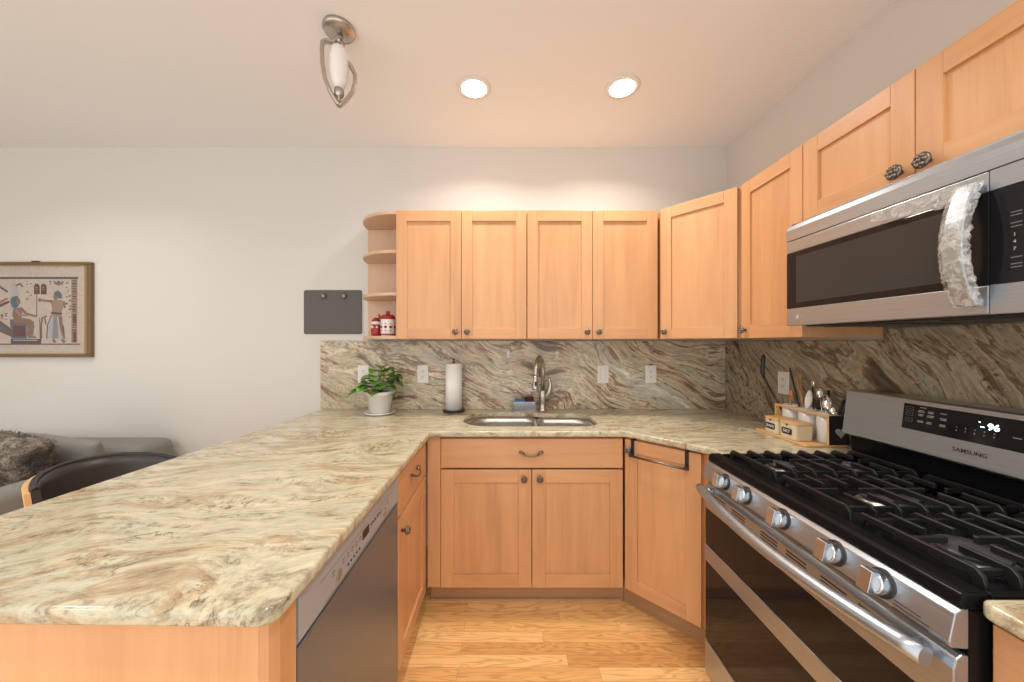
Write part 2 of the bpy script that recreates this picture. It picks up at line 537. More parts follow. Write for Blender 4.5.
def curve_slab(name, loops, z0, z1, m, parent=None, bevel=0.008):
    cu = bpy.data.curves.new(name, 'CURVE'); cu.dimensions = '2D'; cu.fill_mode = 'BOTH'
    cu.extrude = (z1 - z0) / 2 - bevel; cu.bevel_depth = bevel; cu.bevel_resolution = 3; cu.offset = -bevel
    for lp in loops:
        sp = cu.splines.new('POLY'); sp.points.add(len(lp) - 1)
        for q, (x, y) in zip(sp.points, lp): q.co = (x, y, 0, 1)
        sp.use_cyclic_u = True
    tmp = bpy.data.objects.new(name, cu); C.objects.link(tmp)
    bpy.context.view_layer.update()
    me = bpy.data.meshes.new_from_object(tmp.evaluated_get(bpy.context.evaluated_depsgraph_get()))
    bpy.data.objects.remove(tmp)
    me.transform(Matrix.Translation((0, 0, (z0 + z1) / 2)))
    me.materials.clear(); me.materials.append(m)
    o = bpy.data.objects.new(name, me); C.objects.link(o)
    if parent: o.parent = parent
    return o


def fillet(pts, rads, n=8):
    out = []
    N = len(pts)
    for i in range(N):
        p = Vector(pts[i]); a = Vector(pts[i - 1]); b = Vector(pts[(i + 1) % N]); r = rads[i]
        if r <= 0: out.append(tuple(p)); continue
        u = (a - p).normalized(); v = (b - p).normalized()
        ang = u.angle(v); d = r / math.tan(ang / 2)
        s, e = p + u * d, p + v * d
        c = p + (u + v).normalized() * (r / math.sin(ang / 2))
        a0 = math.atan2(s.y - c.y, s.x - c.x); a1 = math.atan2(e.y - c.y, e.x - c.x)
        da = (a1 - a0 + PI) % (2 * PI) - PI
        for k in range(n + 1):
            t = a0 + da * k / n
            out.append((c.x + r * math.cos(t), c.y + r * math.sin(t)))
    return out


# ------------------------------------------------------------------ room shell
RW = 1.472       # right wall
struct(MB().box(-4.6, RW + 0.1, -3.1, 0.1, -0.1, 0, FLOOR).build('floor'))
struct(MB().box(-4.6, RW + 0.1, -3.1, 0.1, CEIL, CEIL + 0.1, CEILM).build('ceiling'))
struct(MB().box(-4.6, RW + 0.1, 0, 0.1, 0, CEIL, WALL).build('wall_back'))
struct(MB().box(RW, RW + 0.1, -3.1, 0, 0, CEIL, WALL).build('wall_right'))
struct(MB().box(-4.7, -4.6, -3.1, 0.1, 0, CEIL, WALL).build('wall_left'))

# ------------------------------------------------------------------ cabinet hardware
def flower_knob(parent, x, z, y=0.0, r=0.0165, swirl=True):
    b = MB()
    b.lathe([(0.006, 0), (0.005, -0.012), (0.009, -0.016), (r, -0.020), (r * 1.02, -0.024), (r * 0.8, -0.028), (r * 0.3, -0.030)], (x, y, z), PEWTER, 20, 'y')
    for k in range(6):
        a = k * PI / 3
        b.ball((x + math.cos(a) * r * 0.6, y - 0.0275, z + math.sin(a) * r * 0.6), r * 0.33, PEWTER, 10)
    b.ball((x, y - 0.030, z), r * 0.28, PEWTER, 10)
    return b.build('knob', parent)


def drawer_pull(parent, x, z, y=0.0, wd=0.10):
    b = MB()
    n = 14
    pts = []
    for k in range(n + 1):
        t = k / n * 2 - 1
        pts.append((x + t * wd * 0.5, y - 0.024 + 0.020 * abs(t) ** 3, z - 0.014 * (1 - t * t) + 0.006))
    b.tube(pts, [0.0032 + 0.0015 * abs(k / n * 2 - 1) for k in range(n + 1)], PEWTER, 10)
    for s in (-1, 1):
        M_ = Matrix.Translation((x + s * wd * 0.47, y - 0.008, z + 0.006)) @ Matrix.Rotation(-s * 0.35, 4, 'Y') @ Matrix.Diagonal((1.5, 0.7, 0.62, 1))
        prof = [(max(1e-4, math.sin(PI * k / 8)) * 0.0115, -math.cos(PI * k / 8) * 0.0115) for k in range(9)]
        b.lathe(prof, (0, 0, 0), PEWTER, 14, mat=M_)
    return b.build('pull', parent)


def shaker_door(parent, x0, x1, z0, z1, rail=0.062, name='door', th=0.02, knob=None, big=False):
    b = MB()
    y0, y1 = 0.0, th
    b.box(x0, x0 + rail, y0, y1, z0, z1, MV)
    b.box(x1 - rail, x1, y0, y1, z0, z1, MV)
    e = 0.0003
    b.box(x0 + rail + e, x1 - rail - e, y0, y1, z0, z0 + rail, MH)
    b.box(x0 + rail + e, x1 - rail - e, y0, y1, z1 - rail, z1, MH)
    b.box(x0 + rail - 0.004, x1 - rail + 0.004, y0 + 0.009, y1 - 0.002, z0 + rail - 0.004, z1 - rail + 0.004, MV)
    d = b.build(name, parent, bevel=0.0012, seg=2)
    if knob: flower_knob(d, knob[0], knob[1], r=0.021 if big else 0.0165)
    return d


def slab_front(parent, x0, x1, z0, z1, name='drawer', th=0.02):
    return MB().box(x0, x1, 0, th, z0, z1, MH).build(name, parent, bevel=0.002)


def carcass(parent, x0, x1, dep, z0, z1, top=True, y0=0.021, sides=True, mat=None):
    t = 0.018
    b = MB()
    m = mat or MV
    if sides:
        b.box(x0, x0 + t, y0, dep, z0, z1, m)
        b.box(x1 - t, x1, y0, dep, z0, z1, m)
    b.box(x0 + t, x1 - t, y0, dep - t, z0, z0 + t, m)
    if top: b.box(x0 + t, x1 - t, y0, dep - t, z1 - t, z1, m)
    b.box(x0 + t, x1 - t, dep - t, dep, z0, z1, m)
    b.box(x0 + t, x1 - t, y0, y0 + 0.018, z1 - 0.03 - (t if top else 0), z1 - (t if top else 0), m)
    return b.build('body', parent)


# ------------------------------------------------------------------ wall cabinets
UY, UZ0, UZ1 = -0.316, 1.39, 2.14
G_UP = 'wall cabinets with recessed panel doors'
# two double-door cabinets on the back wall
for i, (x0, x1, lab) in enumerate(((-0.652, 0.109, 'double door maple wall cabinet beside the rounded open shelves'),
                                   (0.112, 0.872, 'double door maple wall cabinet between its twin and the angled corner cabinet'))):
    r = empty('wall_cabinet', lab, 'cabinet', (x0, UY, 0), 0, G_UP)
    wd = x1 - x0
    carcass(r, 0, wd, 0.316 - 0.002, UZ0, UZ1)
    mid = wd / 2
    shaker_door(r, 0.001, mid - 0.0015, UZ0 + 0.001, UZ1 - 0.001, knob=(mid - 0.034, UZ0 + 0.04))
    shaker_door(r, mid + 0.0015, wd - 0.001, UZ0 + 0.001, UZ1 - 0.001, knob=(mid + 0.034, UZ0 + 0.04))

# angled corner cabinet
p0, p1 = Vector((0.876, -0.318)), Vector((1.139, -0.637))
L = (p1 - p0).length
ang = math.atan2(p1.y - p0.y, p1.x - p0.x)
r = empty('corner_wall_cabinet', 'angled single door maple wall cabinet across the room corner', 'cabinet', (p0.x, p0.y, 0), ang, G_UP)
inv = Matrix.Rotation(-ang, 4, 'Z')
def toloc(x, y): 
    v = inv @ Vector((x - p0.x, y - p0.y, 0)); return (v.x, v.y)
off = 0.021
poly = [(0.0, off), (L, off), toloc(RW - 0.003, -0.637), toloc(RW - 0.003, -0.003), toloc(0.876, -0.003)]
b = MB(); b.prism(poly, UZ0, UZ1, MV); b.build('body', r)
shaker_door(r, 0.012, L - 0.012, UZ0 + 0.001, UZ1 - 0.001, 0.06, knob=(0.042, UZ0 + 0.04))

# right wall: tall door, then a short double door above the microwave
RX = 1.142
r = empty('wall_cabinet', 'tall single door maple wall cabinet between the angled corner one and the microwave', 'cabinet', (RX, -0.640, 0), -PI / 2, G_UP)
carcass(r, 0, 0.360, RW - RX - 0.002, UZ0, UZ1)
shaker_door(r, 0.002, 0.358, UZ0 + 0.001, UZ1 - 0.001, 0.06, knob=(0.034, UZ0 + 0.04))
r = empty('wall_cabinet', 'short double door maple cabinet mounted above the microwave', 'cabinet', (RX, -1.002, 0), -PI / 2, G_UP)
carcass(r, 0, 0.750, RW - RX - 0.002, 1.830, UZ1)
shaker_door(r, 0.001, 0.3735, 1.832, UZ1 - 0.001, 0.062, knob=(0.341, 1.864), big=True)
shaker_door(r, 0.3765, 0.749, 1.832, UZ1 - 0.001, 0.062, knob=(0.410, 1.864), big=True)

# ------------------------------------------------------------------ rounded end shelves
r = empty('corner_shelf', 'open maple shelves with rounded outer ends beside the wall cabinets', 'shelf', (-0.6535, -0.002, 0))
def qshelf(z, h=0.018):
    pts = [(0, 0)]
    for k in range(17):
        a = PI / 2 * k / 16
        pts.append((-0.288 * math.cos(a) ** 0.9 if k < 16 else 0, -0.300 * math.sin(a) ** 0.9))
    b = MB(); b.prism([(0, 0)] + pts[1:], z, z + h, MIN)
    return b.build('shelf', r, bevel=0.002)
for z in (1.390, 1.645, 1.895, 2.122): qshelf(z)
MB().box(-0.282, -0.001, -0.012, -0.0005, 1.409, 2.121, MIN).build('back_panel', r)

# ------------------------------------------------------------------ backsplash slabs and worktops
o = MB().box(-1.25, RW - 0.022, -0.020, -0.0005, 0.9255, 1.379, G_BACK).build('backsplash', bevel=0.0015)
tag(o, 'veined brown stone slab on the back wall behind the sink', 'backsplash')
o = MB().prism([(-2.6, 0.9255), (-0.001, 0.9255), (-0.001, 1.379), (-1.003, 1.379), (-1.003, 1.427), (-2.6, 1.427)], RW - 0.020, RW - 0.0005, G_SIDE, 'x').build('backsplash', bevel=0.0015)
tag(o, 'darker veined stone slab on the right wall behind the stove', 'backsplash')

SINK = fillet([(-0.254, -0.492), (0.140, -0.492), (0.175, -0.492), (0.496, -0.492), (0.496, -0.165), (0.190, -0.155), (0.135, -0.125), (-0.254, -0.125)],
              [0.15, 0, 0, 0.10, 0.09, 0.03, 0.03, 0.15])
OUT = fillet([(-1.232, -0.0005), (-1.335, -1.768), (-0.389, -1.782), (-0.389, -0.605), (0.595, -0.605), (0.861, -0.889), (0.861, -0.957), (RW - 0.0005, -0.957), (RW - 0.0005, -0.0005)],
             [0, 0.05, 0.032, 0.006, 0.006, 0.05, 0.01, 0, 0])
o = curve_slab('countertop', [OUT, SINK], 0.895, 0.925, G_TOP)
tag(o, 'long cream and brown stone worktop holding the sink and forming the peninsula', 'countertop')
NEAR = fillet([(0.818, -1.749), (0.818, -2.60), (RW - 0.0005, -2.60), (RW - 0.0005, -1.750)], [0.02, 0.02, 0, 0])
o = curve_slab('countertop', [NEAR], 0.895, 0.925, G_TOP)
tag(o, 'small cut-off piece of stone worktop right of the stove', 'countertop')

# ------------------------------------------------------------------ base cabinets
BY, BZ0, BZ1 = -0.58, 0.125, 0.892
G_BASE = 'base cabinets under the worktop'
r = empty('base_cabinet', 'double door maple sink cabinet with a wide false drawer front', 'cabinet', (-0.341, BY, 0), 0, G_BASE)
W_ = 0.583 + 0.341
carcass(r, 0, W_, 0.555, BZ0, BZ1, top=False)
dr = slab_front(r, 0.001, W_ - 0.001, 0.733, 0.882); drawer_pull(dr, W_ / 2 - 0.004, 0.806)
mid = W_ / 2
shaker_door(r, 0.001, mid - 0.002, BZ0 + 0.001, 0.724, 0.066, knob=(mid - 0.040, 0.682))
shaker_door(r, mid + 0.002, W_ - 0.001, BZ0 + 0.001, 0.724, 0.066, knob=(mid + 0.040, 0.682))
MB().box(-0.068, -0.002, 0.004, 0.024, BZ0, BZ1, MV).build('filler_strip', r, bevel=0.001)
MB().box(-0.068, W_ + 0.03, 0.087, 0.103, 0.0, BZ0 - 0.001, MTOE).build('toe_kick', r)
b = MB(); b.prism([(0.087, 0.0), (0.075, 0.0), (0.078, 0.012), (0.086, 0.016)], -0.068, W_ + 0.02, MTOE, 'x'); b.build('shoe_moulding', r)

# cabinet between dishwasher and corner, facing right
r = empty('base_cabinet', 'single door maple cabinet with small drawer beside the dishwasher', 'cabinet', (-0.411, -1.046, 0), PI / 2, G_BASE)
W_ = 0.463
carcass(r, 0, W_ - 0.0, 0.56, BZ0, BZ1, top=False)
dr = slab_front(r, 0.001, W_ - 0.024, 0.712, 0.882); drawer_pull(dr, W_ / 2 - 0.01, 0.800)
shaker_door(r, 0.001, W_ - 0.024, BZ0 + 0.001, 0.702, 0.062, knob=(0.040, 0.645))
MB().box(0.0, W_ + 0.05, 0.07, 0.086, 0.0, BZ0 - 0.001, MTOE).build('toe_kick', r)

# angled corner base cabinet with the towel bar
q0, q1 = Vector((0.588, -0.580)), Vector((0.842, -0.834))
L = (q1 - q0).length
r = empty('corner_base_cabinet', 'angled single door maple cabinet beside the stove with a towel bar', 'cabinet', (q0.x, q0.y, 0), -PI / 4, G_BASE)
iv = Matrix.Rotation(PI / 4, 4, 'Z')
def tl(x, y):
    v = iv @ Vector((x - q0.x, y - q0.y, 0)); return (v.x, v.y)
poly = [(0.0, 0.021), (L, 0.021), tl(0.860, -0.945), tl(1.40, -0.945), tl(1.40, -0.03), tl(0.588, -0.03)]
b = MB(); b.prism(poly, BZ0, BZ1, MV); b.build('body', r)
d = shaker_door(r, 0.006, L - 0.002, BZ0 + 0.001, 0.882, 0.062, knob=(0.030, 0.835))
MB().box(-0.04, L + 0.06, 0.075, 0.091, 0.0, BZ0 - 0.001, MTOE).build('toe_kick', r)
t_ = empty('towel_bar', 'black over-the-door towel bar on the angled corner cabinet', 'towel bar', (q0.x, q0.y, 0), -PI / 4)
b = MB(); b.tube([(0.045, -0.030, 0.812), (0.305, -0.030, 0.812)], 0.0055, PEWTER, 12); b.build('bar', t_)
for x in (0.047, 0.300):
    b = MB()
    b.box(x - 0.008, x + 0.008, -0.0045, -0.0015, 0.800, 0.886, DARKPL)
    b.box(x - 0.008, x + 0.008, -0.0045, 0.018, 0.8835, 0.8865, DARKPL)
    b.box(x - 0.007, x + 0.007, -0.030, -0.004, 0.806, 0.818, DARKPL)
    b.build('bracket', t_)

# peninsula end: panel with chamfered post
r = empty('peninsula_panel', 'plain maple end panel closing the near side of the peninsula', 'cabinet panel')
b = MB(); b.box(-1.03, -0.432, -1.755, -1.735, 0.0, 0.8925, MV); b.build('end_panel', r)
b = MB(); b.prism([(-0.4315, -1.7555), (-0.420, -1.7475), (-0.411, -1.73), (-0.411, -1.681), (-0.4315, -1.681)], 0.0, 0.8925, MV); b.build('corner_post', r, bevel=0.001)
MB().box(-1.03, -1.012, -1.735, -0.61, 0.0, 0.8925, MV).build('back_panel', r)

# near right cabinet
r = empty('base_cabinet', 'maple base cabinet cut off by the picture edge right of the stove', 'cabinet', (0.842, -1.752, 0), -PI / 2, G_BASE)
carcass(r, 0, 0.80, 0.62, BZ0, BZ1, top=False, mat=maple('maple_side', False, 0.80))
slab_front(r, 0.001, 0.399, 0.733, 0.882); shaker_door(r, 0.001, 0.399, BZ0 + 0.001, 0.724)
slab_front(r, 0.401, 0.799, 0.733, 0.882); shaker_door(r, 0.401, 0.799, BZ0 + 0.001, 0.724)
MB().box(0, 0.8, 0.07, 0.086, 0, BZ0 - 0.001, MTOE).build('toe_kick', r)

# ------------------------------------------------------------------ dishwasher
r = empty('dishwasher', 'stainless steel dishwasher built in under the peninsula', 'dishwasher', (-0.411, -1.677, 0), PI / 2)
W_ = 0.627
MB().box(0.002, W_ - 0.002, 0.03, 0.55, 0.09, 0.880, DARKPL).build('tub', r)
MB().box(0.003, W_ - 0.003, 0.0, 0.028, 0.10, 0.770, STEELZ).build('door', r, bevel=0.003)
cp = MB().prism([(-0.001, 0.782), (0.004, 0.776), (0.028, 0.776), (0.028, 0.882), (0.003, 0.882), (-0.001, 0.878)], 0.003, W_ - 0.003, GREYPAN, 'x').build('control_panel', r, bevel=0.001)
MB().box(0.10, 0.54, -0.0035, -0.0012, 0.7835, 0.787, STEEL).build('handle_lip', cp)
MB().box(0.305, 0.350, -0.0020, -0.0008, 0.812, 0.836, BGLASS).build('display', cp)
for k, x in enumerate((0.165, 0.480)):
    b = MB(); b.lathe([(0.013, -0.0011), (0.013, -0.0035), (0.011, -0.004)], (x, 0, 0.808), NICKEL, 24, 'y'); b.build('round_button', cp)
for k in range(5):
    for j in range(2):
        b = MB(); b.lathe([(0.0035, -0.0011), (0.0035, -0.0025)], (0.215 + k * 0.017 if j else 0.365 + k * 0.017, 0, 0.802 if j else 0.826), DARKMARK, 10, 'y'); b.build('button', cp)
b = MB()
random.seed(3)
for x in (0.14, 0.19, 0.215, 0.24, 0.265, 0.29, 0.37, 0.395, 0.42, 0.445, 0.51):
    for z in (0.822, 0.830): b.box(x - 0.006, x + 0.003 + random.random() * 0.004, -0.0016, -0.0011, z, z + 0.0022, DARKMARK)
b.box(0.08, 0.55, -0.0016, -0.0011, 0.845, 0.8455, DARKMARK)
merge(cp, b.build('printed_legend', cp))
MB().box(0.003, W_ - 0.003, 0.06, 0.075, 0.0, 0.098, DARKPL).build('toe_panel', r)

# ------------------------------------------------------------------ sink, faucet and caddy
r = empty('kitchen_sink', 'double bowl stainless steel sink set under the stone worktop', 'sink')
def bowl(outline, depth):
    b = MB(); i = b.mi(SINKM)
    cx = sum(p[0] for p in outline) / len(outline); cy = sum(p[1] for p in outline) / len(outline)
    rings = []
    for s, z in ((1.05, 0.894), (1.0, 0.894), (0.985, 0.86), (0.965, 0.894 - depth * 0.85), (0.90, 0.894 - depth * 0.97), (0.75, 0.894 - depth), (0.12, 0.894 - depth - 0.004)):
        rings.append([b.bm.verts.new((cx + (x - cx) * s, cy + (y - cy) * s, z)) for x, y in outline])
    n = len(outline)
    for a, c in zip(rings, rings[1:]):
        for k in range(n):
            f = b.bm.faces.new([a[k], a[(k + 1) % n], c[(k + 1) % n], c[k]]); f.smooth = True
    b.bm.faces.new(rings[-1])
    b.lathe([(0.045, 0.894 - depth - 0.001), (0.045, 0.894 - depth + 0.002), (0.03, 0.894 - depth + 0.002), (0.028, 0.894 - depth - 0.003)], (cx, cy, 0), CHROME, 24)
    return b.build('bowl', r)
bowl(fillet([(-0.246, -0.484), (0.160, -0.484), (0.160, -0.126), (-0.246, -0.126)], [0.14, 0.05, 0.05, 0.14]), 0.20)
bowl(fillet([(0.182, -0.484), (0.488, -0.484), (0.488, -0.160), (0.182, -0.160)], [0.05, 0.09, 0.085, 0.05]), 0.16)

r = empty('faucet', 'brushed nickel pull-down faucet behind the sink', 'faucet', (0.226, -0.078, 0.925))
b = MB(); b.lathe([(0.028, 0.0005), (0.028, 0.006), (0.022, 0.012), (0.021, 0.05), (0.024, 0.09), (0.021, 0.125), (0.0145, 0.14)], (0, 0, 0), NICKEL, 28); b.build('body', r)
arc = [(0, 0, 0.13)]
dx, dy = -0.32, -0.95
for k in range(15):
    a = PI * k / 14
    rr = 0.092
    h = rr * (1 - math.cos(a))
    arc.append((dx * h, dy * h, 0.262 + math.sin(a) * 0.088))
arc.append((dx * 0.190, dy * 0.190, 0.235))
b = MB(); b.tube(arc, 0.0140, NICKEL, 16); b.build('spout', r)
b = MB(); b.tube([(dx * 0.191, dy * 0.191, 0.246), (dx * 0.194, dy * 0.194, 0.225), (dx * 0.198, dy * 0.198, 0.17), (dx * 0.199, dy * 0.199, 0.160)], [0.014, 0.0165, 0.020, 0.019], NICKEL, 20)
b.box(dx * 0.196 - 0.006, dx * 0.196 + 0.006, dy * 0.196 - 0.0215, dy * 0.196 - 0.016, 0.185, 0.212, DARKPL)
b.build('spray_head', r)
b = MB(); b.tube([(0.015, -0.004, 0.075), (0.032, -0.012, 0.10), (0.044, -0.018, 0.135), (0.047, -0.02, 0.175), (0.040, -0.018, 0.205), (0.041, -0.018, 0.222)], [0.017, 0.019, 0.017, 0.011, 0.0085, 0.007], NICKEL, 16)
b.build('handle', r)

r = empty('sponge_caddy', 'small stainless sponge caddy beside the faucet', 'caddy', (0.106, -0.072, 0.9255))
b = MB()
b.box(-0.070, 0.070, -0.030, 0.030, 0.0, 0.003, STEELX)
for q in ((-0.070, 0.070, -0.030, -0.0275), (-0.070, 0.070, 0.0275, 0.030), (-0.070, -0.0675, -0.0275, 0.0275), (0.0675, 0.070, -0.0275, 0.0275)):
    b.box(*q, 0.003, 0.062, STEELX)
b.build('tray', r, bevel=0.001)
o = MB().box(-0.060, 0.002, -0.020, 0.010, 0.0035, 0.076, SPONGE).build('sponge', loc=(0.106, -0.072, 0.9255), bevel=0.004); tag(o, 'blue sponge standing in the steel caddy', 'sponge')
o = MB().box(0.006, 0.062, -0.005, 0.022, 0.0035, 0.088, MAROON).build('scrubber', loc=(0.106, -0.072, 0.9255), bevel=0.003); tag(o, 'dark red scrubber standing in the steel caddy beside the faucet', 'scrubber')

# ------------------------------------------------------------------ paper towel holder
r = empty('paper_towel_holder', 'black upright paper towel holder left of the sink', 'paper towel holder', (-0.349, -0.092, 0.9255))
b = MB(); b.lathe([(0.072, 0), (0.072, 0.008), (0.066, 0.011), (0.02, 0.012)], (0, 0, 0), DARKPL, 40); b.build('base', r)
b = MB(); b.tube([(0, 0, 0.011), (0, 0, 0.330)], 0.004, DARKPL, 12); b.ball((0, 0, 0.334), 0.007, DARKPL); b.build('rod', r)
b = MB(); b.lathe([(0.019, 0.0135), (0.053, 0.0135), (0.053, 0.308), (0.019, 0.308), (0.019, 0.0136)], (-0.349, -0.092, 0.9255), PAPER, 48)
o = b.build('paper_towel_roll'); tag(o, 'white paper towel roll standing on its black holder', 'paper towel')

# ------------------------------------------------------------------ potted plant
r = empty('potted_plant', 'leafy green trailing plant in a white pot on the worktop', 'plant', (-0.800, -0.165, 0.9255))
b = MB(); b.lathe([(0.070, 0), (0.088, 0.004), (0.094, 0.014), (0.091, 0.014), (0.084, 0.006), (0.03, 0.005)], (0, 0, 0), CERAM, 40); b.build('saucer', r)
b = MB(); b.lathe([(0.058, 0.008), (0.064, 0.012), (0.078, 0.118), (0.086, 0.120), (0.088, 0.142), (0.082, 0.142), (0.078, 0.12), (0.076, 0.118)], (0, 0, 0), CERAM, 44); b.build('pot', r)
b = MB(); b.lathe([(0.076, 0.120), (0.06, 0.128), (0.01, 0.132)], (0, 0, 0), SOIL, 24); b.build('soil', r)
def leaf(b, base, tip_dir, L_, Wd, droop, m=LEAF):
    d = Vector(tip_dir).normalized()
    s = d.cross(Vector((0, 0, 1))).normalized(); u = s.cross(d).normalized()
    i = b.mi(m)
    rows = []
    N = 8
    for k in range(N + 1):
        t = k / N
        wv = Wd * (math.sin(PI * t ** 0.60) ** 0.62) * 0.58 if 0 < t < 1 else 0.0006
        c = Vector(base) + d * (L_ * t) - Vector((0, 0, 1)) * droop * L_ * t * t
        rows.append([b.bm.verts.new(c - s * wv + u * wv * 0.28), b.bm.verts.new(c), b.bm.verts.new(c + s * wv + u * wv * 0.28)])
    for a, c in zip(rows, rows[1:]):
        for k in range(2):
            f = b.bm.faces.new([a[k], a[k + 1], c[k + 1], c[k]]); f.material_index = i; f.smooth = True
lf, sm = MB(), MB()
spec = [(-0.135, -0.05, 0.12, 0.10, 0.07), (-0.12, -0.02, 0.145, 0.09, 0.065), (-0.075, -0.06, 0.17, 0.085, 0.065), (-0.05, 0.0, 0.20, 0.085, 0.065), (0.02, -0.05, 0.26, 0.09, 0.075), (0.05, 0.0, 0.27, 0.08, 0.06),
        (0.09, -0.03, 0.20, 0.085, 0.07), (0.07, -0.06, 0.23, 0.08, 0.07), (0.0, -0.08, 0.19, 0.085, 0.07), (-0.02, -0.04, 0.225, 0.085, 0.07), (0.04, -0.08, 0.165, 0.08, 0.065), (-0.09, -0.08, 0.15, 0.085, 0.07),
        (-0.04, -0.09, 0.155, 0.08, 0.065), (0.11, 0.02, 0.24, 0.075, 0.05), (0.085, -0.05, 0.15, 0.07, 0.055), (-0.02, 0.04, 0.21, 0.08, 0.06), (-0.09, 0.02, 0.18, 0.08, 0.06), (0.03, 0.03, 0.22, 0.08, 0.06),
        (-0.03, -0.10, 0.12, 0.07, 0.05), (0.06, -0.02, 0.185, 0.08, 0.07), (-0.065, -0.03, 0.215, 0.075, 0.06), (0.125, -0.04, 0.10, 0.06, 0.035), (0.12, -0.02, 0.22, 0.085, 0.065), (0.125, 0.0, 0.17, 0.08, 0.065), (0.03, -0.03, 0.29, 0.08, 0.06), (-0.01, -0.02, 0.26, 0.085, 0.07)]
for k, (x, y, z, L_, Wd) in enumerate(spec):
    a = random.uniform(-0.5, 0.5)
    base = Vector((x * 0.25, y * 0.25, 0.125)); att = Vector((x * 0.60, y * 0.60, z * 0.92 + 0.030))
    sm.tube([base, base.lerp(att, 0.5) + Vector((0, 0, 0.02)), att], 0.0022, STEM, 6)
    d = Vector((x, y - 0.03, 0)).normalized()
    d = Vector((d.x * math.cos(a) - d.y * math.sin(a), d.x * math.sin(a) + d.y * math.cos(a), 0.25))
    leaf(lf, att, d, L_ * 1.1, Wd * 1.15, 0.42)
lf.build('foliage', r); sm.build('stem', r)
# ------------------------------------------------------------------ outlets, switch, hooks
def outlet(x, y, z, rz, label, plug=False, name='wall_outlet', group='white wall outlets'):
    o = empty(name, label, 'outlet' if name == 'wall_outlet' else 'light switch', (x, y, z), rz, group)
    MB().box(-0.0365, 0.0365, -0.006, 0, -0.059, 0.059, WHITEPL).build('cover_plate', o, bevel=0.002)
    if name == 'wall_outlet':
        b = MB(); b.box(-0.018, 0.018, -0.008, -0.0055, -0.034, 0.034, WHITEPL)
        for zz in (-0.018, 0.018):
            b.box(-0.0075, -0.005, -0.0086, -0.0078, zz - 0.002, zz + 0.007, DARKMARK); b.box(0.005, 0.0075, -0.0086, -0.0078, zz - 0.002, zz + 0.007, DARKMARK)
            b.lathe([(0.0026, -0.0078), (0.0026, -0.0086)], (0, 0, zz - 0.008), DARKMARK, 10, 'y')
        b.build('socket', o)
    else:
        b = MB(); b.prism([(-0.0055, -0.034), (-0.008, -0.034), (-0.010, 0.034), (-0.0055, 0.034)], -0.017, 0.017, GREYPL if False else WHITEPL, 'x'); b.build('rocker', o, bevel=0.0008)
        b = MB()
        for q in ((-0.0195, -0.018, -0.036, 0.036), (0.018, 0.0195, -0.036, 0.036)): b.box(q[0], q[1], -0.0068, -0.0058, q[2], q[3], GREYPL)
        for q in ((-0.018, 0.018, -0.036, -0.0345), (-0.018, 0.018, 0.0345, 0.036)): b.box(q[0], q[1], -0.0068, -0.0058, q[2], q[3], GREYPL)
        b.build('rocker_frame', o)
    if plug: MB().box(-0.013, 0.013, -0.006, -0.0005, 0.0595, 0.066, DARKPL).build('black_plug', o)
    return o
outlet(-0.962, -0.0205, 1.158, 0, 'white outlet half hidden behind the potted plant')
outlet(-0.566, -0.0205, 1.158, 0, 'white outlet between the plant and the paper towels')
outlet(0.950, -0.0205, 1.158, 0, 'white outlet nearest the room corner on the back wall, dark tab on top', True)
outlet(0.632, -0.0205, 1.158, 0, 'white rocker light switch right of the faucet', name='light_switch', group=None)
outlet(RW - 0.0205, -0.515, 1.158, -PI / 2, 'white outlet on the right wall behind the cooking utensils')
for x, lab in ((0.003, 'small white adhesive hook on the stone above the sponge caddy'), (0.328, 'small white adhesive hook on the stone right of the faucet top')):
    o = empty('adhesive_hook', lab, 'hook', (x, -0.0205, 1.288), 0, 'white adhesive hooks')
    b = MB(); b.prism([(-0.011, 0.022), (0.011, 0.022), (0.008, -0.022), (-0.008, -0.022)], -0.004, 0, WHITEPL, 'y'); b.build('mounting_plate', o, bevel=0.001)
    b = MB(); b.tube([(0, -0.004, 0.004), (0, -0.008, -0.008), (0, -0.014, -0.014), (0, -0.019, -0.008)], 0.003, CERAM, 8); b.build('hook_arm', o)

# ------------------------------------------------------------------ memo board and magnets
r = empty('memo_board', 'dark grey rounded memo board on the wall beside the shelves', 'board', (-1.172, -0.0005, 1.570))
b = MB(); b.prism(fillet([(-0.199, -0.150), (0.199, -0.150), (0.199, 0.150), (-0.199, 0.150)], [0.014] * 4), -0.004, 0, WHITEPL, 'y'); b.build('white_backing', r)
b = MB(); b.prism(fillet([(-0.196, -0.146), (0.195, -0.146), (0.195, 0.150), (-0.196, 0.150)], [0.014] * 4), -0.007, -0.0041, BOARD, 'y'); b.build('panel', r)
for x, lab in ((-1.233, 'round grey magnet on the memo board, left of the pair'), (-1.096, 'round grey magnet on the memo board, right of the pair')):
    b = MB(); b.lathe([(0.014, 0), (0.014, -0.005), (0.0165, -0.009), (0.0165, -0.012), (0.010, -0.014)], (x, -0.008, 1.679), PEWTER, 24, 'y')
    tag(b.build('magnet'), lab, 'magnet', 'magnets on the memo board')

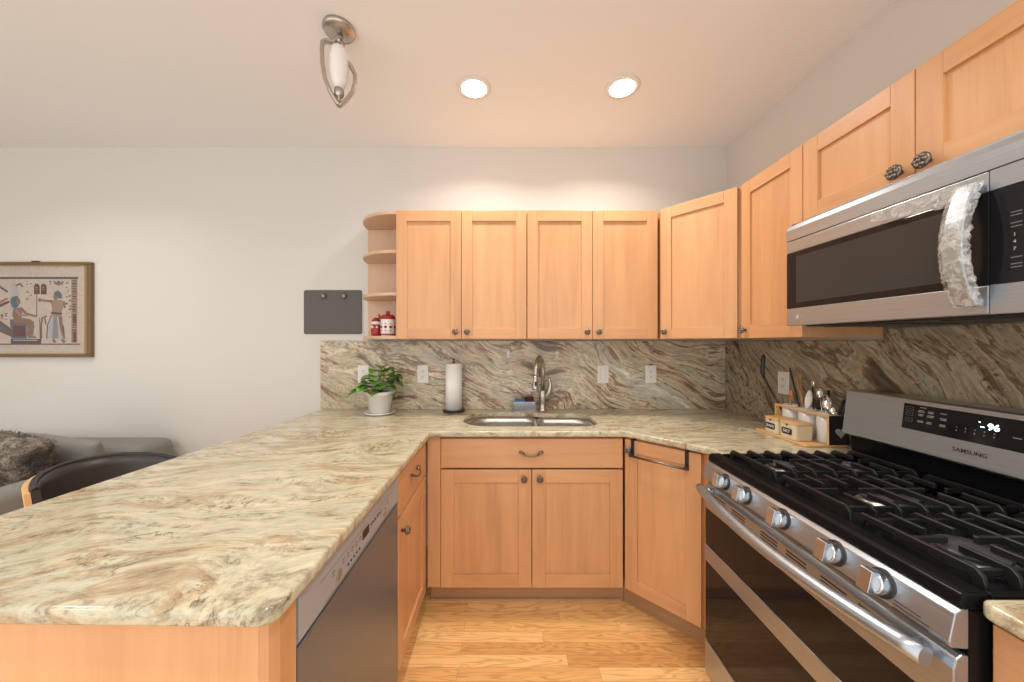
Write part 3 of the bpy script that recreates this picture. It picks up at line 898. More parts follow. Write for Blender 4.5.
# ------------------------------------------------------------------ canisters on the open shelf
r = empty('shaker', 'red glazed figure shaker on the lowest open shelf', 'shaker', (-0.824, -0.165, 1.4085))
b = MB(); b.lathe([(0.026, 0), (0.030, 0.01), (0.032, 0.04), (0.026, 0.062), (0.021, 0.070), (0.028, 0.085), (0.026, 0.10), (0.014, 0.112), (0.004, 0.116)], (0, 0, 0), REDM, 28); b.build('body', r)
b = MB(); b.lathe([(0.0255, 0.072), (0.031, 0.08), (0.031, 0.086), (0.0285, 0.09)], (0, 0, 0), CERAM, 28)
for s in (-1, 1): b.ball((s * 0.014, -0.024, 0.055), 0.008, CERAM, 10)
b.build('white_band', r)
b = MB(); b.tube([(0.015, 0, 0.10), (0.022, 0, 0.125), (0.014, 0, 0.135)], 0.006, REDM, 8); b.build('ear', r)
r = empty('canister', 'white canister with red lid and red dots on the lowest open shelf', 'canister', (-0.742, -0.190, 1.4085))
b = MB(); b.lathe([(0.040, 0), (0.043, 0.004), (0.043, 0.100), (0.041, 0.104)], (0, 0, 0), CERAM, 32); b.build('body', r)
b = MB(); b.lathe([(0.044, 0.1045), (0.044, 0.118), (0.034, 0.130), (0.014, 0.133), (0.010, 0.140), (0.013, 0.150), (0.005, 0.154)], (0, 0, 0), REDM, 32); b.build('lid', r)
b = MB()
for k in range(9):
    a = k * 2 * PI / 9
    M_ = Matrix.Rotation(a, 4, 'Z')
    b.lathe([(0.009, -0.0431), (0.009, -0.0442)], (0, 0, 0.055), REDM, 14, 'y', mat=M_)
    b.box(-0.004, 0.004, -0.0441, -0.0431, 0.072, 0.078, REDM, M_); b.box(-0.004, 0.004, -0.0441, -0.0431, 0.030, 0.037, REDM, M_)
b.lathe([(0.0434, 0.006), (0.0434, 0.014)], (0, 0, 0), REDM, 32)
b.build('red_pattern', r)

# ------------------------------------------------------------------ gas range
RY0, RY1 = -0.963, -1.745
YC = (RY0 + RY1) / 2
r = empty('gas_range', 'stainless and black gas stove with five burners', 'stove')
MB().box(0.812, 1.44, RY1, RY0, 0.06, 0.898, BLACK).build('body', r, bevel=0.002)
# cooktop: black pan with a raised rim
b = MB()
b.box(0.800, 1.405, RY1 - 0.001, RY0 + 0.001, 0.899, 0.912, BLACK)
b.prism([(0.796, 0.903), (0.800, 0.925), (0.810, 0.930), (0.845, 0.930), (0.852, 0.9125), (0.852, 0.903)], RY1 - 0.001, RY0 + 0.001, BLACK, 'y')
for y0, y1 in ((RY0 - 0.012, RY0 + 0.001), (RY1 - 0.001, RY1 + 0.012)): b.box(0.852, 1.400, y0, y1, 0.905, 0.928, BLACK)
b.build('cooktop', r, bevel=0.004, seg=3)
# burners
for (x, y, rr, oval) in ((0.985, -1.095, 0.040, 1), (1.235, -1.100, 0.030, 1), (1.105, YC, 0.042, 1.9), (0.985, -1.615, 0.052, 1), (1.235, -1.61, 0.038, 1)):
    M_ = Matrix.Translation((x, y, 0.9125)) @ Matrix.Diagonal((oval, 1, 1, 1))
    b = MB(); b.lathe([(rr * 1.25, 0), (rr * 1.25, 0.003), (rr * 0.95, 0.006), (rr * 0.95, 0.014)], (0, 0, 0), ALU, 32, mat=M_)
    bu = b.build('burner', r)
    b = MB(); b.lathe([(rr * 1.05, 0.0142), (rr * 1.08, 0.018), (rr * 1.0, 0.022), (rr * 0.3, 0.0235)], (0, 0, 0), CAPM, 32, mat=M_)
    b.build('burner_cap', bu)
# grates
XS = [0.872 + i * 0.0655 for i in range(8)]
for (y0, y1) in ((-0.982, -1.228), (-1.233, -1.476), (-1.481, -1.728)):
    b = MB()
    th = 0.0042
    for i, x in enumerate(XS):
        # bar with slanted feet, profile in (y, z)
        prof = [(y0, 0.9135), (y0 - 0.006, 0.942), (y0 - 0.018, 0.953), (y1 + 0.018, 0.953), (y1 + 0.006, 0.942), (y1, 0.9135), (y1 + 0.018, 0.9135), (y1 + 0.027, 0.938), (y0 - 0.027, 0.938), (y0 - 0.018, 0.9135)]
        if i in (1, 2, 5, 6) :
            m_ = (y0 + y1) / 2
            g = 0.030
            b.prism([(y0, 0.9135), (y0 - 0.006, 0.942), (y0 - 0.018, 0.953), (m_ + g, 0.953), (m_ + g, 0.938), (y0 - 0.027, 0.938), (y0 - 0.018, 0.9135)], x - th, x + th, IRON, 'x')
            b.prism([(y1, 0.9135), (y1 + 0.006, 0.942), (y1 + 0.018, 0.953), (m_ - g, 0.953), (m_ - g, 0.938), (y1 + 0.027, 0.938), (y1 + 0.018, 0.9135)], x - th, x + th, IRON, 'x')
        else:
            b.prism(prof, x - th, x + th, IRON, 'x')
    for yy in (y0 - 0.030, y1 + 0.030):
        b.box(XS[0] + 0.004, XS[-1] - 0.004, yy - 0.004, yy + 0.004, 0.930, 0.943, IRON)
    m_ = (y0 + y1) / 2
    b.box(XS[0] + 0.005, XS[0] + 0.075, m_ - 0.004, m_ + 0.004, 0.938, 0.9525, IRON)
    b.box(XS[-1] - 0.075, XS[-1] - 0.005, m_ - 0.004, m_ + 0.004, 0.938, 0.9525, IRON)
    b.box(XS[3] - 0.06, XS[4] + 0.06, m_ - 0.004, m_ + 0.004, 0.938, 0.9525, IRON)
    b.build('grate', r, bevel=0.0012, seg=1)
# front control panel
b = MB()
prof = [(0.812, 0.902), (0.799, 0.900), (0.788, 0.892), (0.777, 0.842), (0.782, 0.832), (0.812, 0.830)]
b.prism(prof, RY1, RY0, STEEL, 'y')
cp = b.build('control_panel', r, bevel=0.002, seg=3)
b = MB()
for k in range(3):
    b.box(-0.03, 0.03 - 0.014 * (k == 0), -0.0006, 0, -0.0015 - k * 0.007, 0.0010 - k * 0.007, DARKMARK,
          Matrix.Translation((0.7795, -1.685, 0.852)) @ Matrix.Rotation(-PI / 2, 4, 'Z') @ Matrix.Rotation(-0.22, 4, 'X'))
b.build('printed_legend', cp)
tilt = 0.22
for y in (-1.095, -1.207, -1.361, -1.522, -1.627):
    M_ = Matrix.Translation((0.7830, y, 0.867)) @ Matrix.Rotation(-PI / 2, 4, 'Z') @ Matrix.Rotation(-tilt, 4, 'X')
    b = MB()
    b.lathe([(0.029, 0.004), (0.029, -0.002), (0.0255, -0.004)], (0, 0, 0), DARKPL, 32, 'y', mat=M_)
    b.lathe([(0.024, -0.003), (0.0235, -0.022), (0.021, -0.0245)], (0, 0, 0), KNOBM, 32, 'y', mat=M_)
    b.prism([(-0.0235, -0.020), (-0.0235, -0.036), (-0.0215, -0.0385), (0.0215, -0.0385), (0.0235, -0.036), (0.0235, -0.020)], -0.0125, 0.0125, KNOBM, 'x',
            mat=M_ @ Matrix.Rotation(PI / 2, 4, 'Y') @ Matrix(((0, 0, 1, 0), (0, 1, 0, 0), (1, 0, 0, 0), (0, 0, 0, 1))) if False else M_ @ Matrix(((1, 0, 0, 0), (0, 0, 1, 0), (0, 1, 0, 0), (0, 0, 0, 1))))
    b.build('control_knob', r, bevel=0.0008)
# oven door
b = MB()
b.prism([(0.812, 0.818), (0.800, 0.820), (0.790, 0.812), (0.785, 0.795), (0.785, 0.716), (0.812, 0.716)], RY1, RY0, STEEL, 'y')
od = b.build('oven_door', r, bevel=0.002)
b = MB(); b.box(0.7865, 0.812, RY1 + 0.001, RY0 - 0.001, 0.5715, 0.7155, BGLASS); b.build('upper_window', od)
b = MB(); b.box(0.784, 0.812, RY1, RY0, 0.508, 0.571, STEEL); b.build('middle_band', od, bevel=0.0015)
b = MB(); b.box(0.7865, 0.812, RY1 + 0.001, RY0 - 0.001, 0.198, 0.5075, BGLASS); b.build('lower_window', od)
for yc in (-1.06, -1.165, -1.305, -1.405, -1.515, -1.61):
    b = MB()
    for k in range(3): b.box(0.7845, 0.786, yc - 0.034, yc + 0.034, 0.783 - k * 0.010, 0.787 - k * 0.010, DARK)
    b.build('vent_grille', od)
n = 24
pts = []
for k in range(n + 1):
    t = k / n * 2 - 1
    pts.append((0.758 - 0.044 * (1 - t * t), YC + t * (-0.372), 0.800 - 0.004 * (1 - t * t)))
b = MB(); b.tube(pts, 0.0185, STEEL, 24, 0.95)
for s in (0, -1):
    b.tube([(0.790, pts[s][1] - (0.030 if s == 0 else -0.030), 0.797), (0.758, pts[s][1] - (0.024 if s == 0 else -0.024), 0.799)], 0.013, STEEL, 12)
b.build('handle', od)
MB().box(0.7845, 0.812, RY1, RY0, 0.062, 0.192, STEEL).build('drawer', r, bevel=0.002)
for y in (RY0 - 0.05, RY1 + 0.05):
    for x in (0.86, 1.40):
        b = MB(); b.lathe([(0.018, 0), (0.018, 0.01), (0.010, 0.012), (0.010, 0.0595)], (x, y, 0), DARKPL, 16); b.build('foot', r)
# backguard
b = MB()
b.prism([(1.330, 1.016), (1.350, 1.178), (1.358, 1.184), (1.440, 1.184), (1.440, 1.010), (1.336, 1.010)], RY1, RY0, STEEL, 'y')
bgd = b.build('backguard', r, bevel=0.002)
b = MB(); b.prism([(1.400, 0.9125), (1.372, 0.9125), (1.362, 1.0095), (1.440, 1.0095), (1.440, 0.9125)], RY1 + 0.001, RY0 - 0.001, BLACK, 'y'); b.build('lower_black_panel', bgd)
# panel face frame: origin on the face, x along -Y, y up the face
n_up = Vector((0.020, 0, 0.162)).normalized()
def face_mat(y, z, lift=0.0008):
    tt = (z - 1.016) / 0.162
    base = Vector((1.330 + 0.020 * tt, y, z))
    xd = Vector((0, -1, 0)); zd = xd.cross(n_up)
    return basis(xd, n_up, base + zd * lift)
FM = face_mat(YC, 1.124)
dsp = MB().box(-0.185, 0.185, -0.042, 0.042, -0.0006, 0.0008, BGLASS, FM).build('display', bgd)
text_obj('lettering', 'SAMSUNG', 0.0170, DARKMARK, bgd, face_mat(-1.347, 1.052), spacing=1.0, bold=0.0001)
text_obj('clock_digits', '96', 0.025, DIGIT, dsp, face_mat(-1.392, 1.134, 0.0020), bold=0.0005)
b = MB(); b.box(-0.004, 0.004, -0.001, 0.0015, 0.0010, 0.0016, DIGIT, face_mat(-1.369, 1.131)); b.box(-0.0015, 0.0015, -0.0015, 0.0015, 0.001, 0.0016, DIGIT, face_mat(-1.362, 1.144)); b.build('clock_mark', dsp)
for k in range(5):
    y = -1.313 - k * 0.0205
    text_obj('key_digit', str(k + 1), 0.0065, LIGHTMARK, dsp, face_mat(y, 1.118, 0.0020))
    text_obj('key_digit', str((k + 6) % 10), 0.0065, LIGHTMARK, dsp, face_mat(y, 1.108, 0.0020))
b = MB()
random.seed(11)
for (y, z, n_) in ((-1.221, 1.148, 2), (-1.247, 1.148, 2), (-1.280, 1.149, 1), (-1.221, 1.136, 2), (-1.247, 1.136, 2), (-1.280, 1.134, 2), (-1.221, 1.115, 2), (-1.245, 1.115, 2), (-1.280, 1.115, 2), (-1.225, 1.158, 1), (-1.44, 1.118, 1),
                (-1.475, 1.155, 1), (-1.475, 1.143, 2), (-1.475, 1.130, 2), (-1.475, 1.115, 2), (-1.505, 1.143, 2), (-1.505, 1.130, 2), (-1.505, 1.115, 2)):
    for q in range(n_):
        wv = 0.007 + random.random() * 0.003
        b.box(-wv, wv - random.random() * 0.003, -0.0009 - q * 0.004, 0.0009 - q * 0.004, 0.001, 0.0014, LIGHTMARK, face_mat(y, z))
for k, z in enumerate((1.150, 1.133, 1.113)):
    M_ = face_mat(-1.188, z)
    for q in ((-0.010, 0.010, 0.0055, 0.0062), (-0.010, 0.010, -0.0062, -0.0055), (-0.010, -0.0093, -0.0055, 0.0055), (0.0093, 0.010, -0.0055, 0.0055), (-0.004, 0.004, -0.0005, 0.0005)):
        b.box(*q, 0.001, 0.0014, DIMMARK, M_)
merge(dsp, b.build('key_legend', dsp))

# ------------------------------------------------------------------ microwave
MX, MY0, MY1 = 1.072, -1.010, -1.775
r = empty('microwave', 'stainless over-the-range microwave with film-wrapped handle', 'microwave')
MB().box(MX + 0.03, RW - 0.003, MY1 + 0.002, MY0 - 0.002, 1.436, 1.826, DARKPL).build('body', r)
b = MB(); b.prism([(MX + 0.029, 1.755), (MX - 0.001, 1.755), (MX - 0.001, 1.795), (MX + 0.008, 1.812), (MX + 0.05, 1.826), (MX + 0.062, 1.8285), (MX + 0.062, 1.826), (MX + 0.029, 1.826)][:5] + [(MX + 0.05, 1.8265), (MX + 0.029, 1.8265)], MY1, MY0, STEEL, 'y')
b.build('top_vent_cover', r, bevel=0.003, seg=3)
YS = -1.581
# door frame
b = MB()
b.box(MX, MX + 0.028, YS + 0.001, MY0, 1.708, 1.7525, STEEL)
b.box(MX, MX + 0.028, YS + 0.001, MY0, 1.434, 1.498, STEEL)
dr = b.build('door', r, bevel=0.002)
b = MB(); b.box(MX + 0.001, MX + 0.028, YS + 0.001, MY0, 1.4985, 1.7075, BGLASS); wi = b.build('window', dr, bevel=0.001)
b = MB(); b.box(MX + 0.0002, MX + 0.0009, -1.515, -1.055, 1.518, 1.690, SCREENG); b.build('window_screen', wi)
# logo: ring with a stroke, then two letters
b = MB()
M_ = basis((0, -1, 0), (0, 0, 1), (MX - 0.0008, -1.062, 1.465))
b.lathe([(0.0085, -0.0003), (0.0085, 0.0003)], (0, 0, 0), LIGHTMARK, 24, 'z', mat=M_)
b.build('round_emblem', dr)
text_obj('lettering', 'LG', 0.014, LIGHTMARK, dr, basis((0, -1, 0), (0, 0, 1), (MX - 0.0008, -1.088, 1.465)), spacing=1.1)
b = MB()
b.box(MX, MX + 0.028, MY1, YS - 0.001, 1.708, 1.7525, STEEL); b.box(MX, MX + 0.028, MY1, YS - 0.001, 1.434, 1.498, STEEL)
b.box(MX + 0.001, MX + 0.028, MY1, YS - 0.001, 1.4985, 1.7075, BGLASS)
kp = b.build('control_panel', r, bevel=0.0015)
for s, z in (('1', 1.600), ('4', 1.585), ('7', 1.570)):
    text_obj('key_digit', s, 0.010, LIGHTMARK, kp, basis((0, -1, 0), (0, 0, 1), (MX + 0.0003, -1.620, z)))
for col_, ds in enumerate(('258', '369')):
    for j, s in enumerate(ds):
        text_obj('key_digit', s, 0.010, LIGHTMARK, kp, basis((0, -1, 0), (0, 0, 1), (MX + 0.0003, -1.650 - col_ * 0.03, 1.600 - j * 0.015)))
b = MB()
for y in (-1.622, -1.652, -1.682):
    for z in (1.648, 1.641, 1.625, 1.617, 1.552, 1.538, 1.531): b.box(MX + 0.0001, MX + 0.0008, y - 0.009, y + 0.008, z - 0.001, z + 0.001, DIMMARK)
merge(kp, b.build('key_legend', kp))
# handle, bowed, wrapped in film
n = 20
hp, fp = [], []
for k in range(n + 1):
    t = k / n * 2 - 1
    hp.append((1.050 - 0.032 * (1 - t * t), -1.556, 1.592 - t * 0.137))
b = MB(); i = b.mi(STEEL)
rings = []
for k, (x, y, z) in enumerate(hp):
    t = k / n * 2 - 1
    wd = 0.0185
    rings.append([b.bm.verts.new(p) for p in ((x, y - wd, z), (x, y + wd, z), (x + 0.014, y + wd, z), (x + 0.014, y - wd, z))])
for a, c in zip(rings, rings[1:]):
    for k in range(4): b.bm.faces.new([a[k], a[(k + 1) % 4], c[(k + 1) % 4], c[k]])
b.bm.faces.new(rings[0]); b.bm.faces.new(rings[-1])
for z in (1.722, 1.462): b.box(1.050, MX - 0.0005, -1.566, -1.540, z - 0.008, z + 0.008, STEEL)
hd = b.build('handle', dr, bevel=0.003)
b = MB(); rings = []
random.seed(5)
N2 = 44
for k in range(N2 + 1):
    t = k / N2 * 2 - 1
    x = 1.050 - 0.034 * (1 - t * t); z = 1.592 - t * 0.139
    fl = 1 + 0.5 * max(0, t)
    ring = []
    for j in range(18):
        a = 2 * PI * j / 18
        jit = 0.0013 * mnoise.noise(Vector((k * 0.9, j * 0.8, 3))) * 2 * fl
        rx, ry = 0.0115 + jit, 0.0245 + jit
        if math.sin(a) < -0.3: ry += 0.012 * (0.6 + 0.6 * mnoise.noise(Vector((k * 0.45, j * 0.5, 9)))) 
        ring.append(b.bm.verts.new((x + 0.007 + rx * math.cos(a), -1.553 + ry * math.sin(a), z)))
    rings.append(ring)
b.mi(FILM)
for a, c in zip(rings, rings[1:]):
    for k in range(18): b.bm.faces.new([a[k], a[(k + 1) % 18], c[(k + 1) % 18], c[k]]).smooth = True
# loose film corner spread over the door top
G = []
for u in range(17):
    row = []
    for v in range(7):
        y = -1.33 - u / 16 * 0.21; z = 1.745 - v / 6 * (0.022 + 0.03 * u / 16)
        row.append(b.bm.verts.new((MX - 0.004 - 0.005 * abs(mnoise.noise(Vector((u * 0.5, v * 0.7, 1)))), y, z + 0.004 * mnoise.noise(Vector((u * 0.6, v, 5))))))
    G.append(row)
for a, c in zip(G, G[1:]):
    for k in range(6): b.bm.faces.new([a[k], a[k + 1], c[k + 1], c[k]]).smooth = True
b.build('protective_film', hd)
b = MB()
b.box(MX + 0.05, RW - 0.03, MY1 + 0.03, MY0 - 0.03, 1.430, 1.4355, DARKPL)
b.box(MX + 0.09, RW - 0.10, -1.30, -1.07, 1.4275, 1.4298, DARKPL); b.box(MX + 0.09, RW - 0.10, -1.68, -1.42, 1.4275, 1.4298, DARKPL)
b.build('underside_grille', r)

# ------------------------------------------------------------------ utensil rack, canisters, utensils
r = empty('utensil_rack', 'bamboo rack with three white cups beside the stove', 'utensil holder', (0, 0, 0.9255))
RA, RB = -0.874, -0.572     # near and far end
b = MB(); b.box(1.262, 1.444, RA, RB - 0.002, 0.0, 0.008, BAMB); b.build('tray', r, bevel=0.002)
b = MB()
b.box(1.358, 1.444, RA, RA + 0.008, 0.0085, 0.135, BAMB); b.box(1.358, 1.444, RB - 0.008, RB, 0.0085, 0.135, BAMB)
b.box(1.358, 1.368, RA + 0.0085, RB - 0.0085, 0.125, 0.135, BAMB); b.box(1.434, 1.444, RA + 0.0085, RB - 0.0085, 0.125, 0.135, BAMB)
b.build('frame', r, bevel=0.001)
b = MB(); b.box(1.360, 1.443, RA - 0.0012, RA - 0.0002, 0.010, 0.133, DARKPL); b.build('dark_end_panel', r)
def heart(cx, cz, s):
    o = []
    for k in range(28):
        t = 2 * PI * k / 28
        o.append((cx + s * 16 * math.sin(t) ** 3 / 17, cz + s * (13 * math.cos(t) - 5 * math.cos(2 * t) - 2 * math.cos(3 * t) - math.cos(4 * t)) / 17))
    return o
b = MB(); b.prism(heart(1.408, 0.062, 0.024), RA - 0.003, RA - 0.0013, GREYPL, 'y'); b.build('heart_emblem', r)
CUPY = (-0.625, -0.722, -0.820)
for y in CUPY:
    b = MB(); b.lathe([(0.034, 0.0085), (0.037, 0.012), (0.0375, 0.138), (0.034, 0.138), (0.033, 0.02), (0.01, 0.018)], (1.401, y, 0), CERAM, 32); b.build('cup', r)
for (y0, y1, s, lab) in ((-0.705, -0.622, 'SUGAR', 'cream canister with SUGAR label and bamboo lid, farther from the stove'),
                         (-0.812, -0.716, 'SALT', 'cream canister with SALT label and bamboo lid, nearer the stove')):
    t_ = empty('food_canister', lab, 'canister', (0, 0, 0.9342), 0, 'cream canisters with bamboo lids')
    b = MB(); b.prism(fillet([(1.268, y0), (1.352, y0), (1.352, y1), (1.268, y1)], [0.016] * 4), 0, 0.066, CREAMC); b.build('body', t_, bevel=0.003)
    b = MB(); b.prism(fillet([(1.266, y0 - 0.002), (1.354, y0 - 0.002), (1.354, y1 + 0.002), (1.266, y1 + 0.002)], [0.017] * 4), 0.0665, 0.076, BAMB); b.build('lid', t_, bevel=0.002)
    yc = (y0 + y1) / 2
    b = MB()
    b.prism(fillet([(yc - 0.029, 0.020), (yc + 0.029, 0.020), (yc + 0.029, 0.048), (yc - 0.029, 0.048)], [0.008] * 4), 1.2665, 1.2678, DARKPL, 'x'); lb = b.build('label', t_)
    text_obj('lettering', s, 0.0155 if s == 'SUGAR' else 0.018, WHITEPL, lb, basis((0, -1, 0), (0, 0, 1), (1.2662, yc, 0.034)), bold=0.0003)
    b = MB(); b.prism([(yc - 0.008, 0.0662), (yc + 0.008, 0.0662), (yc, 0.056)], 1.2672, 1.2679, DARKPL, 'x'); b.build('lid_notch', t_)

ZB = 0.9255
def utensil(name, lab, cat, a, h, rod, m, head=None, group='utensils standing in the white cups'):
    """a: point inside the cup, h: top point"""
    o = empty(name, lab, cat, a, 0, group)
    v = Vector(h) - Vector(a)
    b = MB(); b.tube([(0, 0, 0), v * 0.5, v], rod, m, 10); b.build('shaft' if head else 'body', o)
    if head: head(o, v)
    return o
def c_(i): return (1.401, CUPY[i])
# black turner with long grip, leaning left
def grip(o, v):
    b = MB(); b.tube([v, v + Vector((-0.006, 0.008, 0.030)), v + Vector((0.0, 0.008, 0.105)), v + Vector((0, 0.008, 0.125))], [0.006, 0.012, 0.013, 0.008], DARKPL, 12, 0.6); b.build('grip', o)
utensil('ladle', 'black kitchen ladle whose handle leans furthest left over the canisters', 'utensil', (1.396, -0.625, ZB + 0.03), (1.355, -0.505, ZB + 0.255), 0.004, DARKPL, grip)
utensil('chopstick', 'dark chopstick in the middle cup, left of the pair', 'chopstick', (1.405, -0.702, ZB + 0.03), (1.412, -0.600, ZB + 0.315), 0.0035, DARKPL, group='chopsticks in the middle cup')
utensil('chopstick', 'dark brown chopstick in the middle cup, right of the pair', 'chopstick', (1.411, -0.708, ZB + 0.03), (1.418, -0.628, ZB + 0.310), 0.0035, WOODU, group='chopsticks in the middle cup')
def spat(m, L_=0.06, W1=0.02, th=0.004):
    def f(o, v):
        b = MB(); d = v.normalized()
        b.tube([v, v + d * L_ * 0.3, v + d * L_ * 0.8, v + d * L_], [0.004, W1, W1, W1 * 0.5], m, 14, th / W1, (1, 0, 0)); b.build('blade', o)
    return f
utensil('spatula', 'small spatula with an orange blade in the farthest cup', 'utensil', (1.390, -0.630, ZB + 0.03), (1.385, -0.640, ZB + 0.175), 0.004, WOODU, spat(ORANGE, 0.035, 0.011))
utensil('wooden_spoon', 'long wooden spoon handle leaning in the middle cup', 'utensil', (1.398, -0.71, ZB + 0.03), (1.425, -0.650, ZB + 0.27), 0.0045, WOODU, spat(WOODU, 0.02, 0.006))
def bowlhead(m, R, dirv=(-1, -0.4, 0.2)):
    def f(o, v):
        b = MB(); c = v + v.normalized() * R * 0.9
        M_ = Matrix.Translation(c) @ Vector(dirv).to_track_quat('Z', 'Y').to_matrix().to_4x4() @ Matrix.Diagonal((0.66, 1.2, 0.42, 1))
        prof = [(R * 0.93, 0.0), (R, 0.0)] + [(max(1e-4, math.cos(PI / 2 * k / 6)) * R, -math.sin(PI / 2 * k / 6) * R) for k in range(1, 7)]
        prof = [(1e-4, -R * 0.86)] + [(math.sin(PI / 2 * k / 6) * R * 0.93, -math.cos(PI / 2 * k / 6) * R * 0.86) for k in range(1, 7)] + prof[1:]
        b.lathe(prof, (0, 0, 0), m, 24, mat=M_); b.build('bowl', o)
    return f
utensil('serving_spoon', 'large white serving spoon standing in the middle cup', 'spoon', (1.400, -0.735, ZB + 0.03), (1.385, -0.742, ZB + 0.150), 0.004, CERAM, bowlhead(CERAM, 0.036, (-0.95, 0.25, 0.15)))
utensil('spatula', 'black handled spatula between white spoon and steel spoons', 'utensil', (1.408, -0.728, ZB + 0.03), (1.420, -0.770, ZB + 0.215), 0.005, DARKPL)
utensil('spoon', 'steel spoon with rounded bowl facing out of the nearest cup', 'spoon', (1.395, -0.812, ZB + 0.03), (1.378, -0.842, ZB + 0.160), 0.0028, CHROME, bowlhead(CHROME, 0.024))
utensil('spoon', 'steel spoon standing tallest in the nearest cup', 'spoon', (1.408, -0.806, ZB + 0.03), (1.400, -0.786, ZB + 0.200), 0.0028, CHROME, bowlhead(CHROME, 0.018))
utensil('spoon', 'steel spoon leaning between the other two steel spoons', 'spoon', (1.415, -0.815, ZB + 0.03), (1.405, -0.812, ZB + 0.178), 0.0028, CHROME, bowlhead(CHROME, 0.017, (-0.5, -0.9, 0.3)))
utensil('kitchen_tool', 'black handle leaning toward the stove in the nearest cup, upper one', 'utensil', (1.410, -0.825, ZB + 0.03), (1.430, -0.868, ZB + 0.200), 0.006, DARKPL)
utensil('kitchen_tool', 'black handle leaning toward the stove in the nearest cup, lower one', 'utensil', (1.388, -0.828, ZB + 0.03), (1.425, -0.885, ZB + 0.172), 0.0055, DARKPL)

utensil('fork', 'steel fork with dark handle upright behind the white spoon', 'fork', (1.414, -0.742, ZB + 0.03), (1.424, -0.720, ZB + 0.235), 0.003, DARKPL, spat(CHROME, 0.035, 0.010))
utensil('kitchen_tool', 'slim black handle rising highest behind the steel spoons', 'utensil', (1.420, -0.800, ZB + 0.03), (1.426, -0.800, ZB + 0.232), 0.0055, DARKPL)
utensil('spoon', 'small steel spoon, lowest of the steel spoons in the nearest cup', 'spoon', (1.386, -0.828, ZB + 0.03), (1.380, -0.862, ZB + 0.138), 0.0026, CHROME, bowlhead(CHROME, 0.017, (-0.8, -0.5, 0.3)))

# ------------------------------------------------------------------ ceiling lights, added fill lamps
def downlight(x, y, lab, vis=True):
    o = empty('ceiling_light', lab, 'ceiling light', (x, y, CEIL), 0, 'round recessed ceiling lights')
    b = MB(); b.lathe([(0.062, -0.0005), (0.066, -0.006), (0.086, -0.004), (0.088, -0.0005)], (0, 0, 0), WHITEPL, 48); b.bm.faces.ensure_lookup_table()
    b.build('trim_ring', o)
    b = MB(); b.lathe([(0.0635, -0.0062), (0.060, -0.0075), (0.02, -0.008)], (0, 0, 0), LAMPGL, 40); b.build('lens', o)
    l = bpy.data.lights.new('downlight_lamp', 'AREA'); l.shape = 'DISK'; l.size = 0.12; l.energy = LAMP_POWER; l.color = (1.0, 0.93, 0.84); l.spread = 2.45
    lo = bpy.data.objects.new('downlight_lamp', l); C.objects.link(lo); lo.parent = o; lo.location = (0, 0, -0.012)
downlight(*LAMPS[0], 'round recessed ceiling light above the faucet, left of the two')
downlight(*LAMPS[1], 'round recessed ceiling light toward the right wall, right of the two')
for i, (x, y) in enumerate(LAMPS[2:]):  # unseen lamps without fixtures, added to fill the room with light
    l = bpy.data.lights.new('unseen_fill_lamp', 'AREA'); l.shape = 'DISK'; l.size = 0.12; l.energy = LAMP_POWER; l.color = (1.0, 0.93, 0.84)
    lo = bpy.data.objects.new('unseen_fill_lamp', l); C.objects.link(lo); lo.location = (x, y, CEIL - 0.012); l.spread = 2.45

# ------------------------------------------------------------------ pendant
r = empty('pendant_light', 'brushed nickel leaf-shaped pendant hanging from the ceiling', 'pendant light', (-0.705, -0.896, CEIL), 0.45)
PS = 1.22
b = MB(); b.lathe([(0.062, -0.0005), (0.064, -0.012), (0.058, -0.020), (0.030, -0.024), (0.012, -0.026)], (0, 0, 0), NICKEL, 40); b.build('canopy', r)
b = MB(); b.tube([(0, 0, -0.022), (0, 0, -0.050)], [0.009, 0.009], NICKEL, 14); b.ball((0, 0, -0.052), 0.012, NICKEL); b.build('stem', r)
for s in (-1, 1):
    b = MB()
    if s < 0: pts = [(0.010, 0, -0.030), (-0.006, 0, -0.046), (-0.018, 0, -0.068), (-0.040, 0, -0.072), (-0.050, 0, -0.082), (-0.052, 0, -0.11), (-0.050, 0, -0.17), (-0.042, 0, -0.23), (-0.025, 0, -0.28), (-0.006, 0, -0.315), (0.0, 0, -0.325)]
    else: pts = [(0.004, 0, -0.050), (0.012, 0, -0.072), (0.014, 0, -0.095), (0.022, 0, -0.125), (0.040, 0, -0.150), (0.050, 0, -0.175), (0.050, 0, -0.21), (0.042, 0, -0.25), (0.025, 0, -0.29), (0.006, 0, -0.318), (0.0, 0, -0.325)]
    pts = [(x * PS, y, z) for x, y, z in pts]
    b.tube(pts, 0.0085, NICKEL, 12, 1.5, (0, 1, 0)); b.build('arm', r)
b = MB(); b.lathe([(0.014, -0.075), (0.030, -0.088), (0.036, -0.12), (0.037, -0.17), (0.030, -0.225), (0.019, -0.255)], (0, 0, 0), SHADE, 28); b.build('glass_shade', r)
b = MB(); b.lathe([(0.018, -0.256), (0.019, -0.262), (0.019, -0.280), (0.012, -0.290), (0.007, -0.292), (0.006, -0.310)], (0, 0, 0), NICKEL, 24); b.build('socket_cap', r)

